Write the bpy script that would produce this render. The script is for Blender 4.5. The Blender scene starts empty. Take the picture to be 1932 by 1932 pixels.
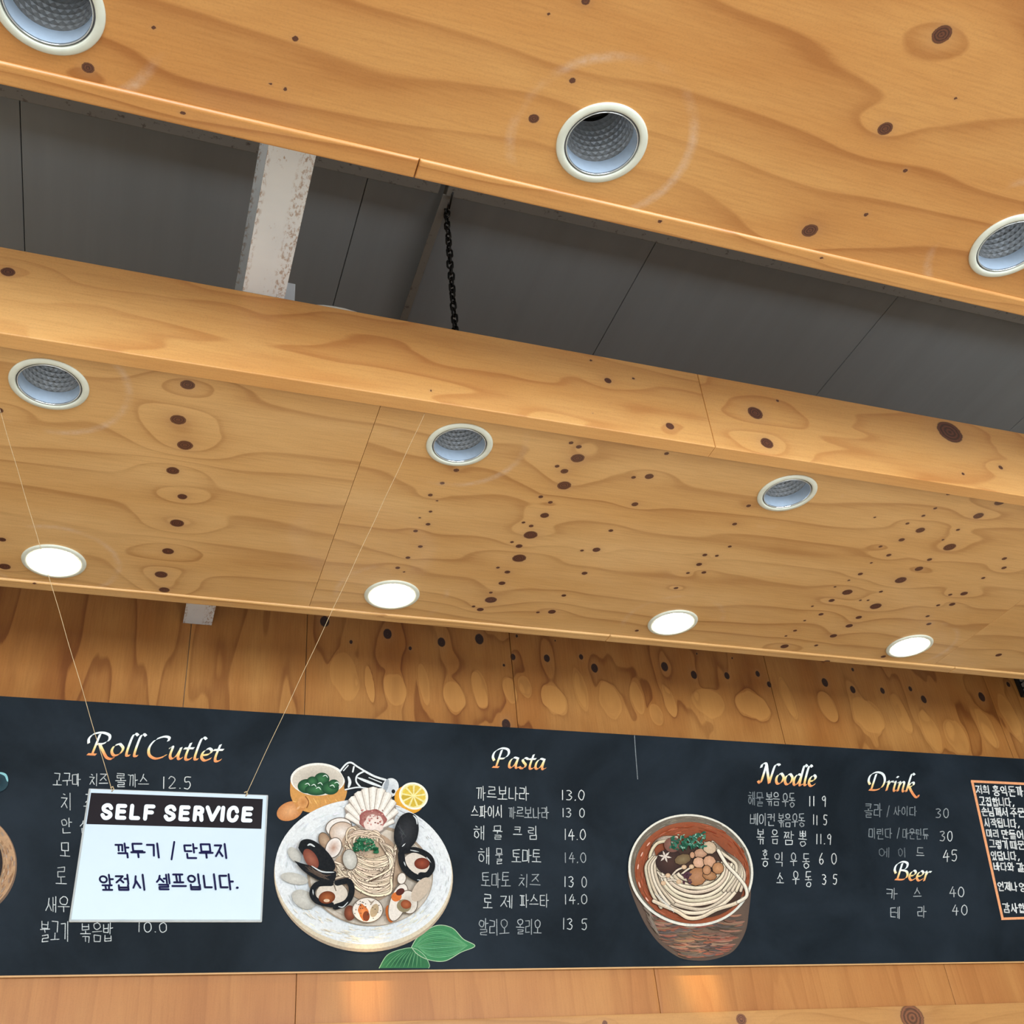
import bpy, bmesh, math, random
import numpy as np
from mathutils import Vector, Matrix
random.seed(7)
SC = bpy.context.scene
COL = SC.collection
R3 = math.radians
S = 0.88                      # metres per survey unit
CZ = 1.35                     # eye height of the photographer
F_PX = 1992.98
YAW, PIT, ROLL = -22.3742, 35.0522, -5.9616

# ------------------------------------------------------------------ camera
def rotm(a, b, c):
    return Matrix.Rotation(a, 3, 'Z') @ Matrix.Rotation(b, 3, 'X') @ Matrix.Rotation(c, 3, 'Z')
CR = rotm(R3(YAW), math.pi / 2 + R3(PIT), R3(ROLL))
cam = bpy.data.cameras.new('camera'); cam.sensor_width = 36; cam.lens = F_PX / 1932 * 36
cam.clip_start = .05; cam.clip_end = 100
co = bpy.data.objects.new('camera', cam); COL.objects.link(co)
co.matrix_world = Matrix.Translation((0, 0, CZ)) @ CR.to_4x4()
SC.camera = co

# ------------------------------------------------------------------ sky, daylight, exposure
SC.view_settings.view_transform = 'Standard'; SC.view_settings.look = 'None'
SC.view_settings.gamma = 1; SC.view_settings.use_curve_mapping = False
SC.view_settings.exposure = -0.15
w = bpy.data.worlds.new('sky'); SC.world = w; w.use_nodes = True
bgn = w.node_tree.nodes['Background']
bgn.inputs[0].default_value = (.72, .86, 1, 1); bgn.inputs[1].default_value = 1.6
def window_light(loc, rot, sx, sy, power, col):
    l = bpy.data.lights.new('window_daylight', 'AREA'); l.shape = 'RECTANGLE'; l.size = sx; l.size_y = sy
    l.energy = power; l.color = col
    o = bpy.data.objects.new('window_daylight', l); COL.objects.link(o); o.location = loc; o.rotation_euler = rot
    return o
window_light((-1.3, -4.25, 1.75), (R3(62), 0, 0), 3.2, 2.5, 305, (.86, .94, 1))     # shop-front glazing, left bay
window_light((2.9, -4.25, 1.75), (R3(62), 0, 0), 3.6, 2.5, 340, (.86, .94, 1))      # shop-front glazing, right bay

# ------------------------------------------------------------------ geometry helpers
def ray(px, py): return CR @ Vector(((px - 966) / F_PX, -(py - 966) / F_PX, -1))
CAM = Vector((0, 0, CZ))
def at_z(px, py, z): d = ray(px, py); return CAM + d * ((z - CZ) / d.z)
def at_y(px, py, y): d = ray(px, py); return CAM + d * (y / d.y)
def U(x, y, z): return Vector((x * S, y * S, CZ + z * S))
Z2 = CZ + 1.9888 * S; Z1 = CZ + 1.9422 * S      # undersides of the far and the near raft
ZC = CZ + 3.2 * S                               # ceiling
ZB = CZ + 2.2777 * S                            # underside of the steel beam / top of raft boards
YW = 4.057 * S                                  # back wall

def tag(o, label=None, cat=None, group=None, kind=None):
    if label: o['label'] = label
    if cat: o['category'] = cat
    if group: o['group'] = group
    if kind: o['kind'] = kind
    return o
def adopt(o, parent):
    if parent is not None:
        o.parent = parent; o.matrix_parent_inverse = parent.matrix_basis.inverted()
    return o
def thing(name, label, cat, loc=(0, 0, 0), group=None):
    o = bpy.data.objects.new(name, None); COL.objects.link(o); o.location = loc; o.empty_display_size = .05
    return tag(o, label, cat, group)
def mobj(name, mesh, mat, parent=None, smooth=False):
    if mat:
        for m in (mat if isinstance(mat, (list, tuple)) else [mat]): mesh.materials.append(m)
    if smooth: mesh.polygons.foreach_set('use_smooth', [True] * len(mesh.polygons))
    o = bpy.data.objects.new(name, mesh); COL.objects.link(o)
    return adopt(o, parent)
def from_py(name, v, f, mat, parent=None, smooth=False):
    m = bpy.data.meshes.new(name); m.from_pydata([tuple(p) for p in v], [], f); m.update()
    return mobj(name, m, mat, parent, smooth)
def box(name, lo, hi, mat, parent=None, bevel=0.0):
    bm = bmesh.new(); bmesh.ops.create_cube(bm, size=1)
    lo, hi = Vector(lo), Vector(hi)
    for v in bm.verts: v.co = Vector([(lo[i] + hi[i]) / 2 + v.co[i] * (hi[i] - lo[i]) for i in range(3)])
    if bevel: bmesh.ops.bevel(bm, geom=bm.edges[:], offset=bevel, segments=2, affect='EDGES', profile=.5)
    m = bpy.data.meshes.new(name); bm.to_mesh(m); bm.free()
    return mobj(name, m, mat, parent)
def boxes(name, lst, mat, parent=None, bevel=0.0):
    bm = bmesh.new()
    for lo, hi in lst:
        r = bmesh.ops.create_cube(bm, size=1)['verts']
        for v in r: v.co = Vector([(lo[i] + hi[i]) / 2 + v.co[i] * (hi[i] - lo[i]) for i in range(3)])
    if bevel: bmesh.ops.bevel(bm, geom=bm.edges[:], offset=bevel, segments=2, affect='EDGES', profile=.5)
    m = bpy.data.meshes.new(name); bm.to_mesh(m); bm.free()
    return mobj(name, m, mat, parent)
def tube(name, pts, r, mat, parent=None, n=8):
    pts = [Vector(p) for p in pts]; v = []; f = []
    for i, p in enumerate(pts):
        t = (pts[min(i + 1, len(pts) - 1)] - pts[max(i - 1, 0)]).normalized()
        a = t.orthogonal().normalized() if abs(t.z) > .95 else t.cross(Vector((0, 0, 1))).normalized()
        b = t.cross(a)
        for k in range(n):
            q = 2 * math.pi * k / n; v.append(p + a * math.cos(q) * r + b * math.sin(q) * r)
    for i in range(len(pts) - 1):
        for k in range(n):
            f.append((i * n + k, i * n + (k + 1) % n, (i + 1) * n + (k + 1) % n, (i + 1) * n + k))
    f.append(tuple(range(n))[::-1]); f.append(tuple(range((len(pts) - 1) * n, len(pts) * n)))
    return from_py(name, v, f, mat, parent, True)

# ------------------------------------------------------------------ materials
def srgb(c):
    return tuple(((x / 255 / 12.92) if x / 255 <= .04045 else ((x / 255 + .055) / 1.055) ** 2.4) for x in c) + (1,)
class NT:
    def __init__(s, name):
        s.m = bpy.data.materials.new(name); s.m.use_nodes = True; s.t = s.m.node_tree; s.n = s.t.nodes; s.n.clear()
        s.out = s.add('ShaderNodeOutputMaterial'); s.b = s.add('ShaderNodeBsdfPrincipled')
        s.l(s.b.outputs[0], s.out.inputs[0])
    def add(s, t, **k):
        n = s.n.new(t)
        for a, v in k.items(): setattr(n, a, v)
        return n
    def l(s, a, b): s.t.links.new(a, b)
    def set(s, **k):
        for a, v in k.items(): s.b.inputs[a.replace('_', ' ')].default_value = v
        return s
    def attr(s, name): return s.add('ShaderNodeAttribute', attribute_name=name)
    def math(s, op, a, b=None, c=None, clamp=False):
        n = s.add('ShaderNodeMath', operation=op, use_clamp=clamp)
        for i, x in enumerate((a, b, c)):
            if x is None: continue
            if isinstance(x, (int, float)): n.inputs[i].default_value = x
            else: s.l(x, n.inputs[i])
        return n.outputs[0]
    def ramp(s, fac, stops, interp='LINEAR'):
        n = s.add('ShaderNodeValToRGB'); e = n.color_ramp.elements; n.color_ramp.interpolation = interp
        while len(e) < len(stops): e.new(.5)
        for i, (p, c) in enumerate(stops):
            e[i].position = p; e[i].color = c if len(c) == 4 else tuple(c) + (1,)
        s.l(fac, n.inputs[0]); return n.outputs[0]
    def gramp(s, fac, stops): return s.ramp(fac, [(p, (v, v, v, 1)) for p, v in stops])
    def mix(s, fac, a, b, mode='MIX'):
        n = s.add('ShaderNodeMix', data_type='RGBA', blend_type=mode)
        for sock, x in ((n.inputs[0], fac), (n.inputs[6], a), (n.inputs[7], b)):
            if isinstance(x, (int, float)): sock.default_value = x
            elif isinstance(x, tuple): sock.default_value = x
            else: s.l(x, sock)
        return n.outputs[2]
    def coord(s, scale=(1, 1, 1), kind='Object'):
        tc = s.add('ShaderNodeTexCoord'); mp = s.add('ShaderNodeMapping'); mp.inputs['Scale'].default_value = scale
        s.l(tc.outputs[kind], mp.inputs[0]); return mp.outputs[0]
    def noise(s, vec, scale, detail=4, rough=.55, dist=0):
        n = s.add('ShaderNodeTexNoise'); n.inputs['Scale'].default_value = scale; n.inputs['Detail'].default_value = detail
        n.inputs['Roughness'].default_value = rough; n.inputs['Distortion'].default_value = dist
        s.l(vec, n.inputs['Vector']); return n.outputs[0]
    def bump(s, h, strength=.2, dist=.002):
        n = s.add('ShaderNodeBump'); n.inputs['Strength'].default_value = strength; n.inputs['Distance'].default_value = dist
        s.l(h, n.inputs['Height']); s.l(n.outputs[0], s.b.inputs['Normal'])
def simple(name, c, rough=.5, metal=0, noise_amt=.12, nscale=25, spec=.5, **kw):
    t = NT(name); c = srgb(c)
    nz = t.noise(t.coord(), nscale)
    dk = tuple(x * (1 - noise_amt) for x in c[:3]) + (1,); lt = tuple(min(1, x * (1 + noise_amt)) for x in c[:3]) + (1,)
    t.l(t.ramp(nz, [(.3, dk), (.7, lt)]), t.b.inputs['Base Color'])
    t.set(Roughness=rough, Metallic=metal, **kw); t.b.inputs['Specular IOR Level'].default_value = spec; return t.m

def ply_mat(name, light, mid, dark, grain='X', streak=.75, coat=.35, seedoff=0., knotc=(112, 66, 44)):
    t = NT(name)
    sc = {'X': (1.6, 28, 28), 'Z': (28, 28, 1.6)}[grain]
    sc2 = {'X': (.7, 3, 3), 'Z': (3, 3, .9)}[grain]
    fine = t.noise(t.coord(sc), 6, 6, .65)
    broad = t.noise(t.coord(sc2), 1.6, 3)
    speck = t.noise(t.coord(), 240, 2)
    g = t.attr('g').outputs['Fac']
    gw = t.math('ADD', g, t.math('MULTIPLY', t.math('SUBTRACT', fine, .5), .10))
    fr = t.math('FRACT', t.math('ADD', gw, seedoff))
    band = t.gramp(fr, [(0, .05), (.10, 0), (.45, .12), (.78, .45), (.90, .95), (.955, 1), (1, .15)])
    amt = t.gramp(broad, [(.30, .25), (.5, .7), (.68, 1)])
    fac = t.math('MULTIPLY', t.math('MULTIPLY', band, amt), streak)
    basec = t.mix(t.gramp(broad, [(.32, 0), (.66, 1)]), srgb(light), srgb(mid))
    c = t.mix(fac, basec, srgb(dark))
    c = t.mix(t.math('MULTIPLY', t.gramp(fine, [(.42, 0), (.7, 1)]), .22), c, srgb(dark))
    c = t.mix(t.math('MULTIPLY', t.gramp(speck, [(.35, 1), (.5, 0)]), .06), c, (.05, .02, .005, 1))
    c = t.mix(t.math('MULTIPLY', t.gramp(t.attr('early').outputs['Fac'], [(.45, 0), (.62, 1)]), .5), c, srgb(tuple(min(255, int(x * 1.08)) for x in light)))
    k = t.attr('k').outputs['Fac']
    kn = t.math('ADD', k, t.math('MULTIPLY', t.math('SUBTRACT', fine, .5), .25))
    halo = t.gramp(t.math('MULTIPLY', kn, .25), [(.25, .75), (.33, .42), (.5, .12), (.7, 0)])
    c = t.mix(t.math('MULTIPLY', halo, .55), c, srgb(tuple(int(a * .45 + b * .55) for a, b in zip(light, (165, 120, 85)))))
    rings = t.math('MULTIPLY_ADD', t.math('SINE', t.math('MULTIPLY', kn, 22)), .5, .5)
    kc = t.mix(rings, srgb(knotc), srgb(tuple(int(x * .62) for x in knotc)))
    c = t.mix(t.gramp(kn, [(.88, 1), (.98, 0)]), c, kc)
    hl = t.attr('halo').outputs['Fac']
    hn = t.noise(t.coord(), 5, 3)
    ring_mottle = t.noise(t.coord(), 60, 4, .7)
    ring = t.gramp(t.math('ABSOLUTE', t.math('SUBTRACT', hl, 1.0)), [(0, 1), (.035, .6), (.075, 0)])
    ring = t.math('MULTIPLY', t.math('MULTIPLY', ring, t.gramp(hn, [(.46, 0), (.64, 1)])), t.gramp(ring_mottle, [(.3, .25), (.65, 1)]))
    c = t.mix(t.math('MULTIPLY', ring, .42), c, srgb((226, 208, 192)))  # broken pale ring around each lamp hole
    t.l(c, t.b.inputs['Base Color'])
    t.bump(fine, .05, .001)
    t.set(Roughness=.42, Coat_Weight=coat, Coat_Roughness=.12)
    t.b.inputs['Specular IOR Level'].default_value = .4
    return t.m

M_SOF1 = ply_mat('plywood_near_raft', (222, 166, 98), (212, 150, 82), (160, 94, 38), 'X', .72, .45)
M_SOF2 = ply_mat('plywood_far_raft', (230, 185, 124), (220, 170, 106), (166, 110, 54), 'X', .66, .35)
M_FAS = ply_mat('plywood_fascia', (230, 176, 108), (220, 160, 90), (184, 114, 54), 'X', .7, .3)
M_WALL = ply_mat('plywood_wall', (194, 138, 74), (174, 112, 52), (122, 66, 22), 'Z', .92, .15, knotc=(70, 44, 36))
M_STRIP = ply_mat('plywood_lower_wall', (192, 134, 74), (180, 118, 62), (150, 90, 40), 'Z', .45, .2)
M_PINE = ply_mat('pine_trim', (200, 148, 88), (186, 132, 74), (150, 98, 48), 'X', .5, .2, knotc=(140, 88, 60))
M_WOOD = simple('bare_pine', (206, 160, 104), .5, 0, .1, 14)
M_CREAM = simple('cream_paint', (222, 226, 212), .35, 0, .05, 40)
M_GROOVE = simple('grey_groove', (120, 118, 124), .4, .3, .1)
M_CHROME = simple('polished_rim', (225, 232, 238), .12, .9, .04)
M_BAFFLE = simple('satin_aluminium', (192, 210, 230), .4, .25, .04, 60)
M_REFL = simple('hammered_reflector', (230, 234, 238), .2, .7, .05)
M_CAN = simple('dark_can', (38, 32, 28), .7, 0, .1)
def emis(name, c, s):
    t = NT(name); t.set(Roughness=.4); t.b.inputs['Base Color'].default_value = (.9, .9, .88, 1)
    nz = t.noise(t.coord(), 30); t.l(t.ramp(nz, [(.3, tuple(x * .97 for x in c) + (1,)), (.7, tuple(c) + (1,))]), t.b.inputs['Emission Color'])
    t.b.inputs['Emission Strength'].default_value = s; return t.m
M_LIT = emis('lit_diffuser', (1, .86, .66), 26)
def steel_mat():
    t = NT('rusty_white_steel')
    v = t.coord((1, .45, 1)); a = t.noise(v, 130, 5, .7); b = t.noise(t.coord(), 6, 3)
    rust = t.math('MULTIPLY', t.gramp(a, [(.60, 0), (.65, 1)]), t.gramp(b, [(.47, 0), (.62, 1)]))
    ed = t.attr('edge').outputs['Fac']
    rust = t.math('MAXIMUM', rust, t.math('MULTIPLY', ed, t.gramp(a, [(.50, 0), (.60, 1)])))
    c = t.mix(t.gramp(b, [(.35, 0), (.65, 1)]), srgb((238, 247, 255)), srgb((228, 238, 248)))
    c = t.mix(t.math('MULTIPLY', rust, .8), c, srgb((150, 112, 78)))
    t.l(c, t.b.inputs['Base Color']); t.set(Roughness=.5); t.bump(a, .1, .001); return t.m
M_STEEL = steel_mat()
def ceil_mat():
    t = NT('grey_ceiling_sheet')
    a = t.noise(t.coord((9, .5, 1)), 1.5, 4); b = t.noise(t.coord(), 1.2, 3)
    c = t.mix(a, srgb((132, 137, 140)), srgb((152, 157, 160)))
    c = t.mix(t.math('MULTIPLY', b, .35), c, srgb((112, 106, 98)))
    t.l(c, t.b.inputs['Base Color']); t.set(Roughness=.55); return t.m
M_CEIL = ceil_mat()
def purlin_mat():
    t = NT('stained_purlin'); a = t.noise(t.coord((1, 1, 3)), 40, 5, .7); b = t.noise(t.coord(), 3, 3)
    c = t.mix(b, srgb((112, 106, 98)), srgb((128, 122, 114)))
    c = t.mix(t.math('MULTIPLY', t.gramp(a, [(.58, 0), (.66, 1)]), .7), c, srgb((58, 44, 32)))
    t.l(c, t.b.inputs['Base Color']); t.set(Roughness=.65); return t.m
M_PURLIN = purlin_mat()
M_CHAIN = simple('blackened_chain_steel', (34, 31, 28), .38, .75, .3, 80)
M_GALV = simple('galvanised_bracket', (226, 232, 240), .45, .1, .05)
M_WHITE = simple('white_plastic', (232, 232, 228), .4, 0, .03)
M_BLACK = simple('black_frame', (24, 25, 27), .5, 0, .1)
M_SLAT = simple('grey_louvre', (150, 154, 154), .45, .2, .06)
M_FLOOR = simple('floor_tiles', (216, 211, 205), .5, 0, .12, 8)
M_PLAIN = simple('painted_wall', (206, 188, 160), .7, 0, .05, 5)
M_STRING = simple('twine', (196, 172, 132), .8, 0, .15, 90)
def board_mat():
    t = NT('chalkboard_slate'); a = t.noise(t.coord((1, 1, 1)), 2.3, 4, .6, .6); b = t.noise(t.coord((1, 1, 1)), 90, 3)
    c = t.mix(t.gramp(a, [(.36, 0), (.66, 1)]), srgb((17, 25, 32)), srgb((33, 42, 51)))
    c = t.mix(t.math('MULTIPLY', b, .10), c, srgb((60, 70, 78)))
    t.l(c, t.b.inputs['Base Color']); t.set(Roughness=.5); t.b.inputs['Specular IOR Level'].default_value = .06; return t.m
M_BOARD = board_mat()
def chalk_mat():
    t = NT('chalk'); a = t.noise(t.coord(), 420, 3, .7); col = t.attr('Col')
    tr = t.add('ShaderNodeBsdfTransparent'); mx = t.add('ShaderNodeMixShader')
    t.l(t.gramp(a, [(.34, .35), (.5, 1)]), mx.inputs[0]); t.l(tr.outputs[0], mx.inputs[1]); t.l(t.b.outputs[0], mx.inputs[2]); t.l(mx.outputs[0], t.out.inputs[0])
    t.l(col.outputs['Color'], t.b.inputs['Base Color']); t.set(Roughness=.9); return t.m
M_CHALK = chalk_mat()
def paint_mat(name, rough=.75, amt=.18, sc=130):
    t = NT(name); a = t.noise(t.coord(), sc, 4, .7); col = t.attr('Col')
    c = t.mix(t.math('MULTIPLY', t.gramp(a, [(.35, 1), (.6, 0)]), amt), col.outputs['Color'], (.05, .05, .05, 1))
    t.l(c, t.b.inputs['Base Color']); t.set(Roughness=rough); t.b.inputs['Specular IOR Level'].default_value = .08; return t.m
M_PAINT = paint_mat('pastel_paint'); M_PRINT = paint_mat('printed_ink', .4, .03)
def acrylic():
    t = NT('clear_acrylic'); t.set(Roughness=.08); t.b.inputs['Base Color'].default_value = (.80, .84, .84, 1)
    nz = t.noise(t.coord(), 30); t.l(t.ramp(nz, [(.3, (.62, .66, .66, 1)), (.7, (.8, .84, .84, 1))]), t.b.inputs['Base Color'])
    t.set(Transmission_Weight=.5, IOR=1.49); return t.m
M_ACRYL = acrylic()
M_PAPER = simple('white_sign_sheet', (186, 200, 212), .3, 0, .02, 6)

# ------------------------------------------------------------------ plywood sheets with grain and knots
def vnoise(x, y, seed):
    xi = np.floor(x).astype(np.int64); yi = np.floor(y).astype(np.int64); xf = x - xi; yf = y - yi
    def h(a, b):
        n = (a * 374761393 + b * 668265263 + seed * 982451653) & 0xffffffff
        n = ((n ^ (n >> 13)) * 1274126177) & 0xffffffff
        return ((n ^ (n >> 16)) & 0xffff) / 65535.0
    u = xf * xf * xf * (xf * (xf * 6 - 15) + 10); v = yf * yf * yf * (yf * (yf * 6 - 15) + 10)
    return (h(xi, yi) * (1 - u) + h(xi + 1, yi) * u) * (1 - v) + (h(xi, yi + 1) * (1 - u) + h(xi + 1, yi + 1) * u) * v
def fbm(x, y, seed):
    return vnoise(x, y, seed) + .45 * vnoise(x * 2.1 + 7, y * 2.1 + 3, seed + 1) + .2 * vnoise(x * 4.3, y * 4.3, seed + 2)

def sheet(name, parent, mat, O, eU, LU, eV, LV, thick, knots=(), lamps=(), hole=0, grain='U', freq=12., amp=1.6, fig=(.8, .22), seed=1,
          res=.005, rnd=.001, bump=.9, tongues=()):
    """a plywood sheet: dense show face spanned by eU, eV from O, body behind it"""
    O, eU, eV = Vector(O), Vector(eU), Vector(eV); N = eU.cross(eV).normalized()
    def axis(L):
        r = max(rnd, .0005); e = [0, r * .3, r * .65, r * 1.1]
        n = max(2, int(round((L - 2.2 * r) / res)))
        return np.array(e[:3] + list(np.linspace(r * 1.1, L - r * 1.1, n)) + [L - x for x in e[:3]][::-1])
    u = axis(LU); v = axis(LV); nu, nv = len(u), len(v)
    UU, VV = np.meshgrid(u, v)                      # rows: v
    def drop(a, L):
        d = np.clip(np.minimum(a, L - a), 0, rnd); return rnd - np.sqrt(np.maximum(rnd ** 2 - (rnd - d) ** 2, 0))
    dz = np.minimum(np.maximum(drop(UU, LU), drop(VV, LV)), rnd)
    P = np.array(O)[None, None, :] + UU[..., None] * np.array(eU) + VV[..., None] * np.array(eV) - dz[..., None] * np.array(N)
    a, c = (UU, VV) if grain == 'U' else (VV, UU)
    g = c * freq + amp * fbm(a / fig[0] + 31 * seed, c / fig[1] + 17 * seed, seed) + .25 * vnoise(a / .25, c / .05, seed + 9)
    K = np.full(UU.shape, 9.0)
    for i, (ku, kv, kr, ks) in enumerate(knots):
        du, dv = UU - ku, VV - kv
        K = np.minimum(K, np.sqrt((du / kr) ** 2 + (dv / ks) ** 2))
        if kr > .007:
            s = bump * min(1.4, kr / .014); s = s if i % 3 else -s
            lu, lv = (5.5, 3.2) if grain == 'U' else (3.2, 5.5)
            g = g + s * np.exp(-((du / (lu * kr)) ** 2 + (dv / (lv * ks)) ** 2))
    T = np.zeros(UU.shape)
    for ku, kv, kr, ks in tongues:
        d = np.sqrt(((UU - ku + .12 * (VV - kv)) / kr) ** 2 + ((VV - kv) / ks) ** 2) + .25 * (vnoise(UU / .03, VV / .06, seed + 5) - .5)
        sg = 1 / (1 + np.exp(np.clip((d - 1) * 9, -30, 30))); g = g + .85 * sg; T = np.maximum(T, sg)
    H = np.full(UU.shape, 9.0)
    for lu_, lv_ in lamps: H = np.minimum(H, np.hypot(UU - lu_, VV - lv_) / .176)
    idx = np.arange(nu * nv).reshape(nv, nu)
    q = np.stack([idx[:-1, :-1], idx[:-1, 1:], idx[1:, 1:], idx[1:, :-1]], -1).reshape(-1, 4)
    if hole:
        cu = (UU[:-1, :-1] + UU[1:, 1:]) / 2; cv = (VV[:-1, :-1] + VV[1:, 1:]) / 2
        keep = np.ones(cu.shape, bool)
        for lu_, lv_ in lamps: keep &= np.hypot(cu - lu_, cv - lv_) > hole
        q = q[keep.reshape(-1)]
    co = P.reshape(-1, 3)
    c4 = [np.array(O + eU * a_ + eV * b_ - N * d) for d in (rnd, thick) for a_, b_ in ((0, 0), (LU, 0), (LU, LV), (0, LV))]
    n0 = len(co); co = np.concatenate([co, np.array(c4)])
    sk = [(n0 + i, n0 + 4 + i, n0 + 4 + (i + 1) % 4, n0 + (i + 1) % 4) for i in range(4)]
    if not hole: sk.append((n0 + 7, n0 + 6, n0 + 5, n0 + 4))
    q = np.concatenate([q, np.array(sk)])
    m = bpy.data.meshes.new(name)
    m.vertices.add(len(co)); m.vertices.foreach_set('co', co.astype(np.float32).ravel())
    m.loops.add(len(q) * 4); m.loops.foreach_set('vertex_index', q.astype(np.int32).ravel())
    m.polygons.add(len(q)); m.polygons.foreach_set('loop_start', np.arange(0, len(q) * 4, 4, dtype=np.int32))
    m.update(calc_edges=True)
    for nm, arr, tail in (('g', g, .3), ('k', K, 9.), ('halo', H, 9.), ('early', T, 0.)):
        at = m.attributes.new(nm, 'FLOAT', 'POINT')
        at.data.foreach_set('value', np.concatenate([arr.ravel(), np.full(8, tail)]).astype(np.float32))
    sm = np.ones(len(q), bool); sm[-len(sk):] = False
    m.polygons.foreach_set('use_smooth', sm)
    return mobj(name, m, mat, parent)

def knots_z(px, z, x0, y0, flip=False):
    """knots read off the picture, on the plane z, as sheet coordinates with u = x - x0 and v = y - y0"""
    out = []
    for k in px:
        c = at_z(k[0], k[1], z); e = at_z(k[0] + k[2], k[1], z); r = (e - c).length
        out.append((c.x - x0, c.y - y0, r, r * (.95 if len(k) < 4 else k[3])))
    return out
def cr(ox, oy, s, l): return [(ox + a * s, oy + b * s, r) for a, b, r in l]
K1 = [(1777, 65, 20), (1670, 243, 15), (1528, 435, 16), (1634, 405, 5), (1803, 186, 4), (1708, 322, 5), (1007, 224, 11), (1080, 152, 7), (1105, 2, 9),
      (166, 128, 13), (290, 52, 5), (557, 73, 7), (538, 168, 5), (510, 158, 4), (1035, 27, 4)]
K2 = [(354, 726, 15), (336, 792, 16), (349, 840, 16), (326, 888, 13), (344, 937, 10), (334, 987, 14), (317, 1040, 12), (304, 1084, 13), (310, 1113, 11),
      (-3, 774, 10), (4, 1018, 8), (9, 1069, 12)]
K2 += cr(600, 600, .3623, [(1318, 650, 5), (1358, 671, 6), (1352, 730, 14), (1245, 772, 5), (1283, 798, 8), (1282, 872, 14), (1725, 825, 9), (1643, 830, 5),
      (1160, 931, 5), (1210, 960, 5), (1180, 1028, 9), (1650, 970, 7), (1070, 1065, 4), (1110, 1083, 5), (1107, 1130, 14), (1525, 1107, 5), (1010, 1167, 4),
      (1047, 1188, 7), (1048, 1251, 14), (1450, 1207, 8), (1375, 1211, 4), (937, 1300, 4), (986, 1323, 6), (958, 1381, 7), (1388, 1329, 6), (900, 1430, 4),
      (900, 1468, 12), (1280, 1445, 5), (810, 1502, 4), (845, 1518, 7), (1218, 1530, 8), (1145, 1533, 4), (720, 793, 6), (647, 860, 5), (585, 922, 5),
      (620, 951, 3), (586, 1008, 4), (530, 1040, 3), (573, 1074, 5), (508, 1109, 5), (533, 1190, 5), (468, 1248, 5), (415, 1301, 5), (448, 1322, 3),
      (1775, 652, 5), (1815, 706, 5), (1660, 1628, 4), (1862, 1407, 4)])
K2 += cr(1232, 650, .3623, [(1392, 967, 9), (1545, 1055, 12), (1695, 892, 10), (1805, 822, 10), (1295, 1017, 6), (1228, 1097, 5), (1385, 1168, 8),
      (1290, 1227, 11), (1440, 1120, 5), (1012, 1290, 10), (930, 1333, 6), (1160, 1363, 11), (875, 1405, 5), (1022, 1465, 7), (940, 1517, 7), (685, 1572, 8),
      (1072, 1421, 6), (1620, 1297, 7), (1558, 1353, 6), (1470, 853, 4), (1408, 892, 4), (1325, 932, 4), (1588, 965, 4), (1510, 1017, 3), (1185, 1052, 4),
      (1137, 1137, 3), (1080, 1195, 5), (1020, 1228, 3), (948, 1262, 3), (1120, 1332, 3), (1187, 1287, 4), (1080, 1332, 3), (830, 1363, 3), (790, 1438, 3),
      (740, 1490, 4), (692, 1518, 3), (850, 1567, 4), (1200, 1625, 5), (1430, 1415, 4), (1437, 1455, 5), (1830, 1115, 5), (1828, 1163, 5), (1720, 1216, 4),
      (1548, 1303, 4), (1485, 1358, 4), (1800, 1617, 6), (270, 1096, 5), (240, 1145, 6), (333, 1100, 4), (265, 1187, 5), (425, 935, 5), (498, 840, 5),
      (400, 1052, 4), (122, 1268, 4), (182, 1190, 4), (70, 568, 4), (1540, 777, 5), (1155, 900, 3)])
KF = [(15, 513, 15), (1147, 718, 7), (1195, 714, 3), (1264, 804, 8), (1425, 779, 14), (1447, 836, 12), (1467, 756, 3), (1792, 815, 22), (1888, 882, 4), (1817, 894, 3),
      (1115, 680, 3), (1118, 779, 2), (813, 737, 3)]
KW = cr(600, 600, .3623, [(35, 1580, 11), (362, 1645, 10), (643, 1688, 9), (840, 1672, 10), (172, 1687, 4), (480, 1720, 4), (1015, 1765, 6), (968, 1808, 3),
      (1192, 1772, 7), (1370, 1765, 5), (1440, 1823, 8), (1805, 1815, 8), (1035, 1656, 3), (1235, 1680, 2)])
KW += cr(1232, 650, .3623, [(60, 1678, 8), (213, 1720, 7), (385, 1725, 6), (545, 1715, 5), (605, 1770, 5), (895, 1760, 7), (1040, 1797, 6), (1195, 1803, 5),
      (1340, 1793, 4), (1410, 1848, 6), (1712, 1835, 7), (1850, 1770, 4), (228, 1610, 2), (412, 1633, 2), (1040, 1693, 3)]) + [(955, 1367, 10)]

# lamps (survey units): a 1 m grid
L2F = [(-.3245 + 1.1355 * k, 2.3245) for k in range(3)]
L2B = [(-.3165 + 1.1345 * k, 3.2035) for k in range(4)]
L1 = [(.797 + 1.108 * k, 1.212) for k in (-1, 0, 1)]

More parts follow.
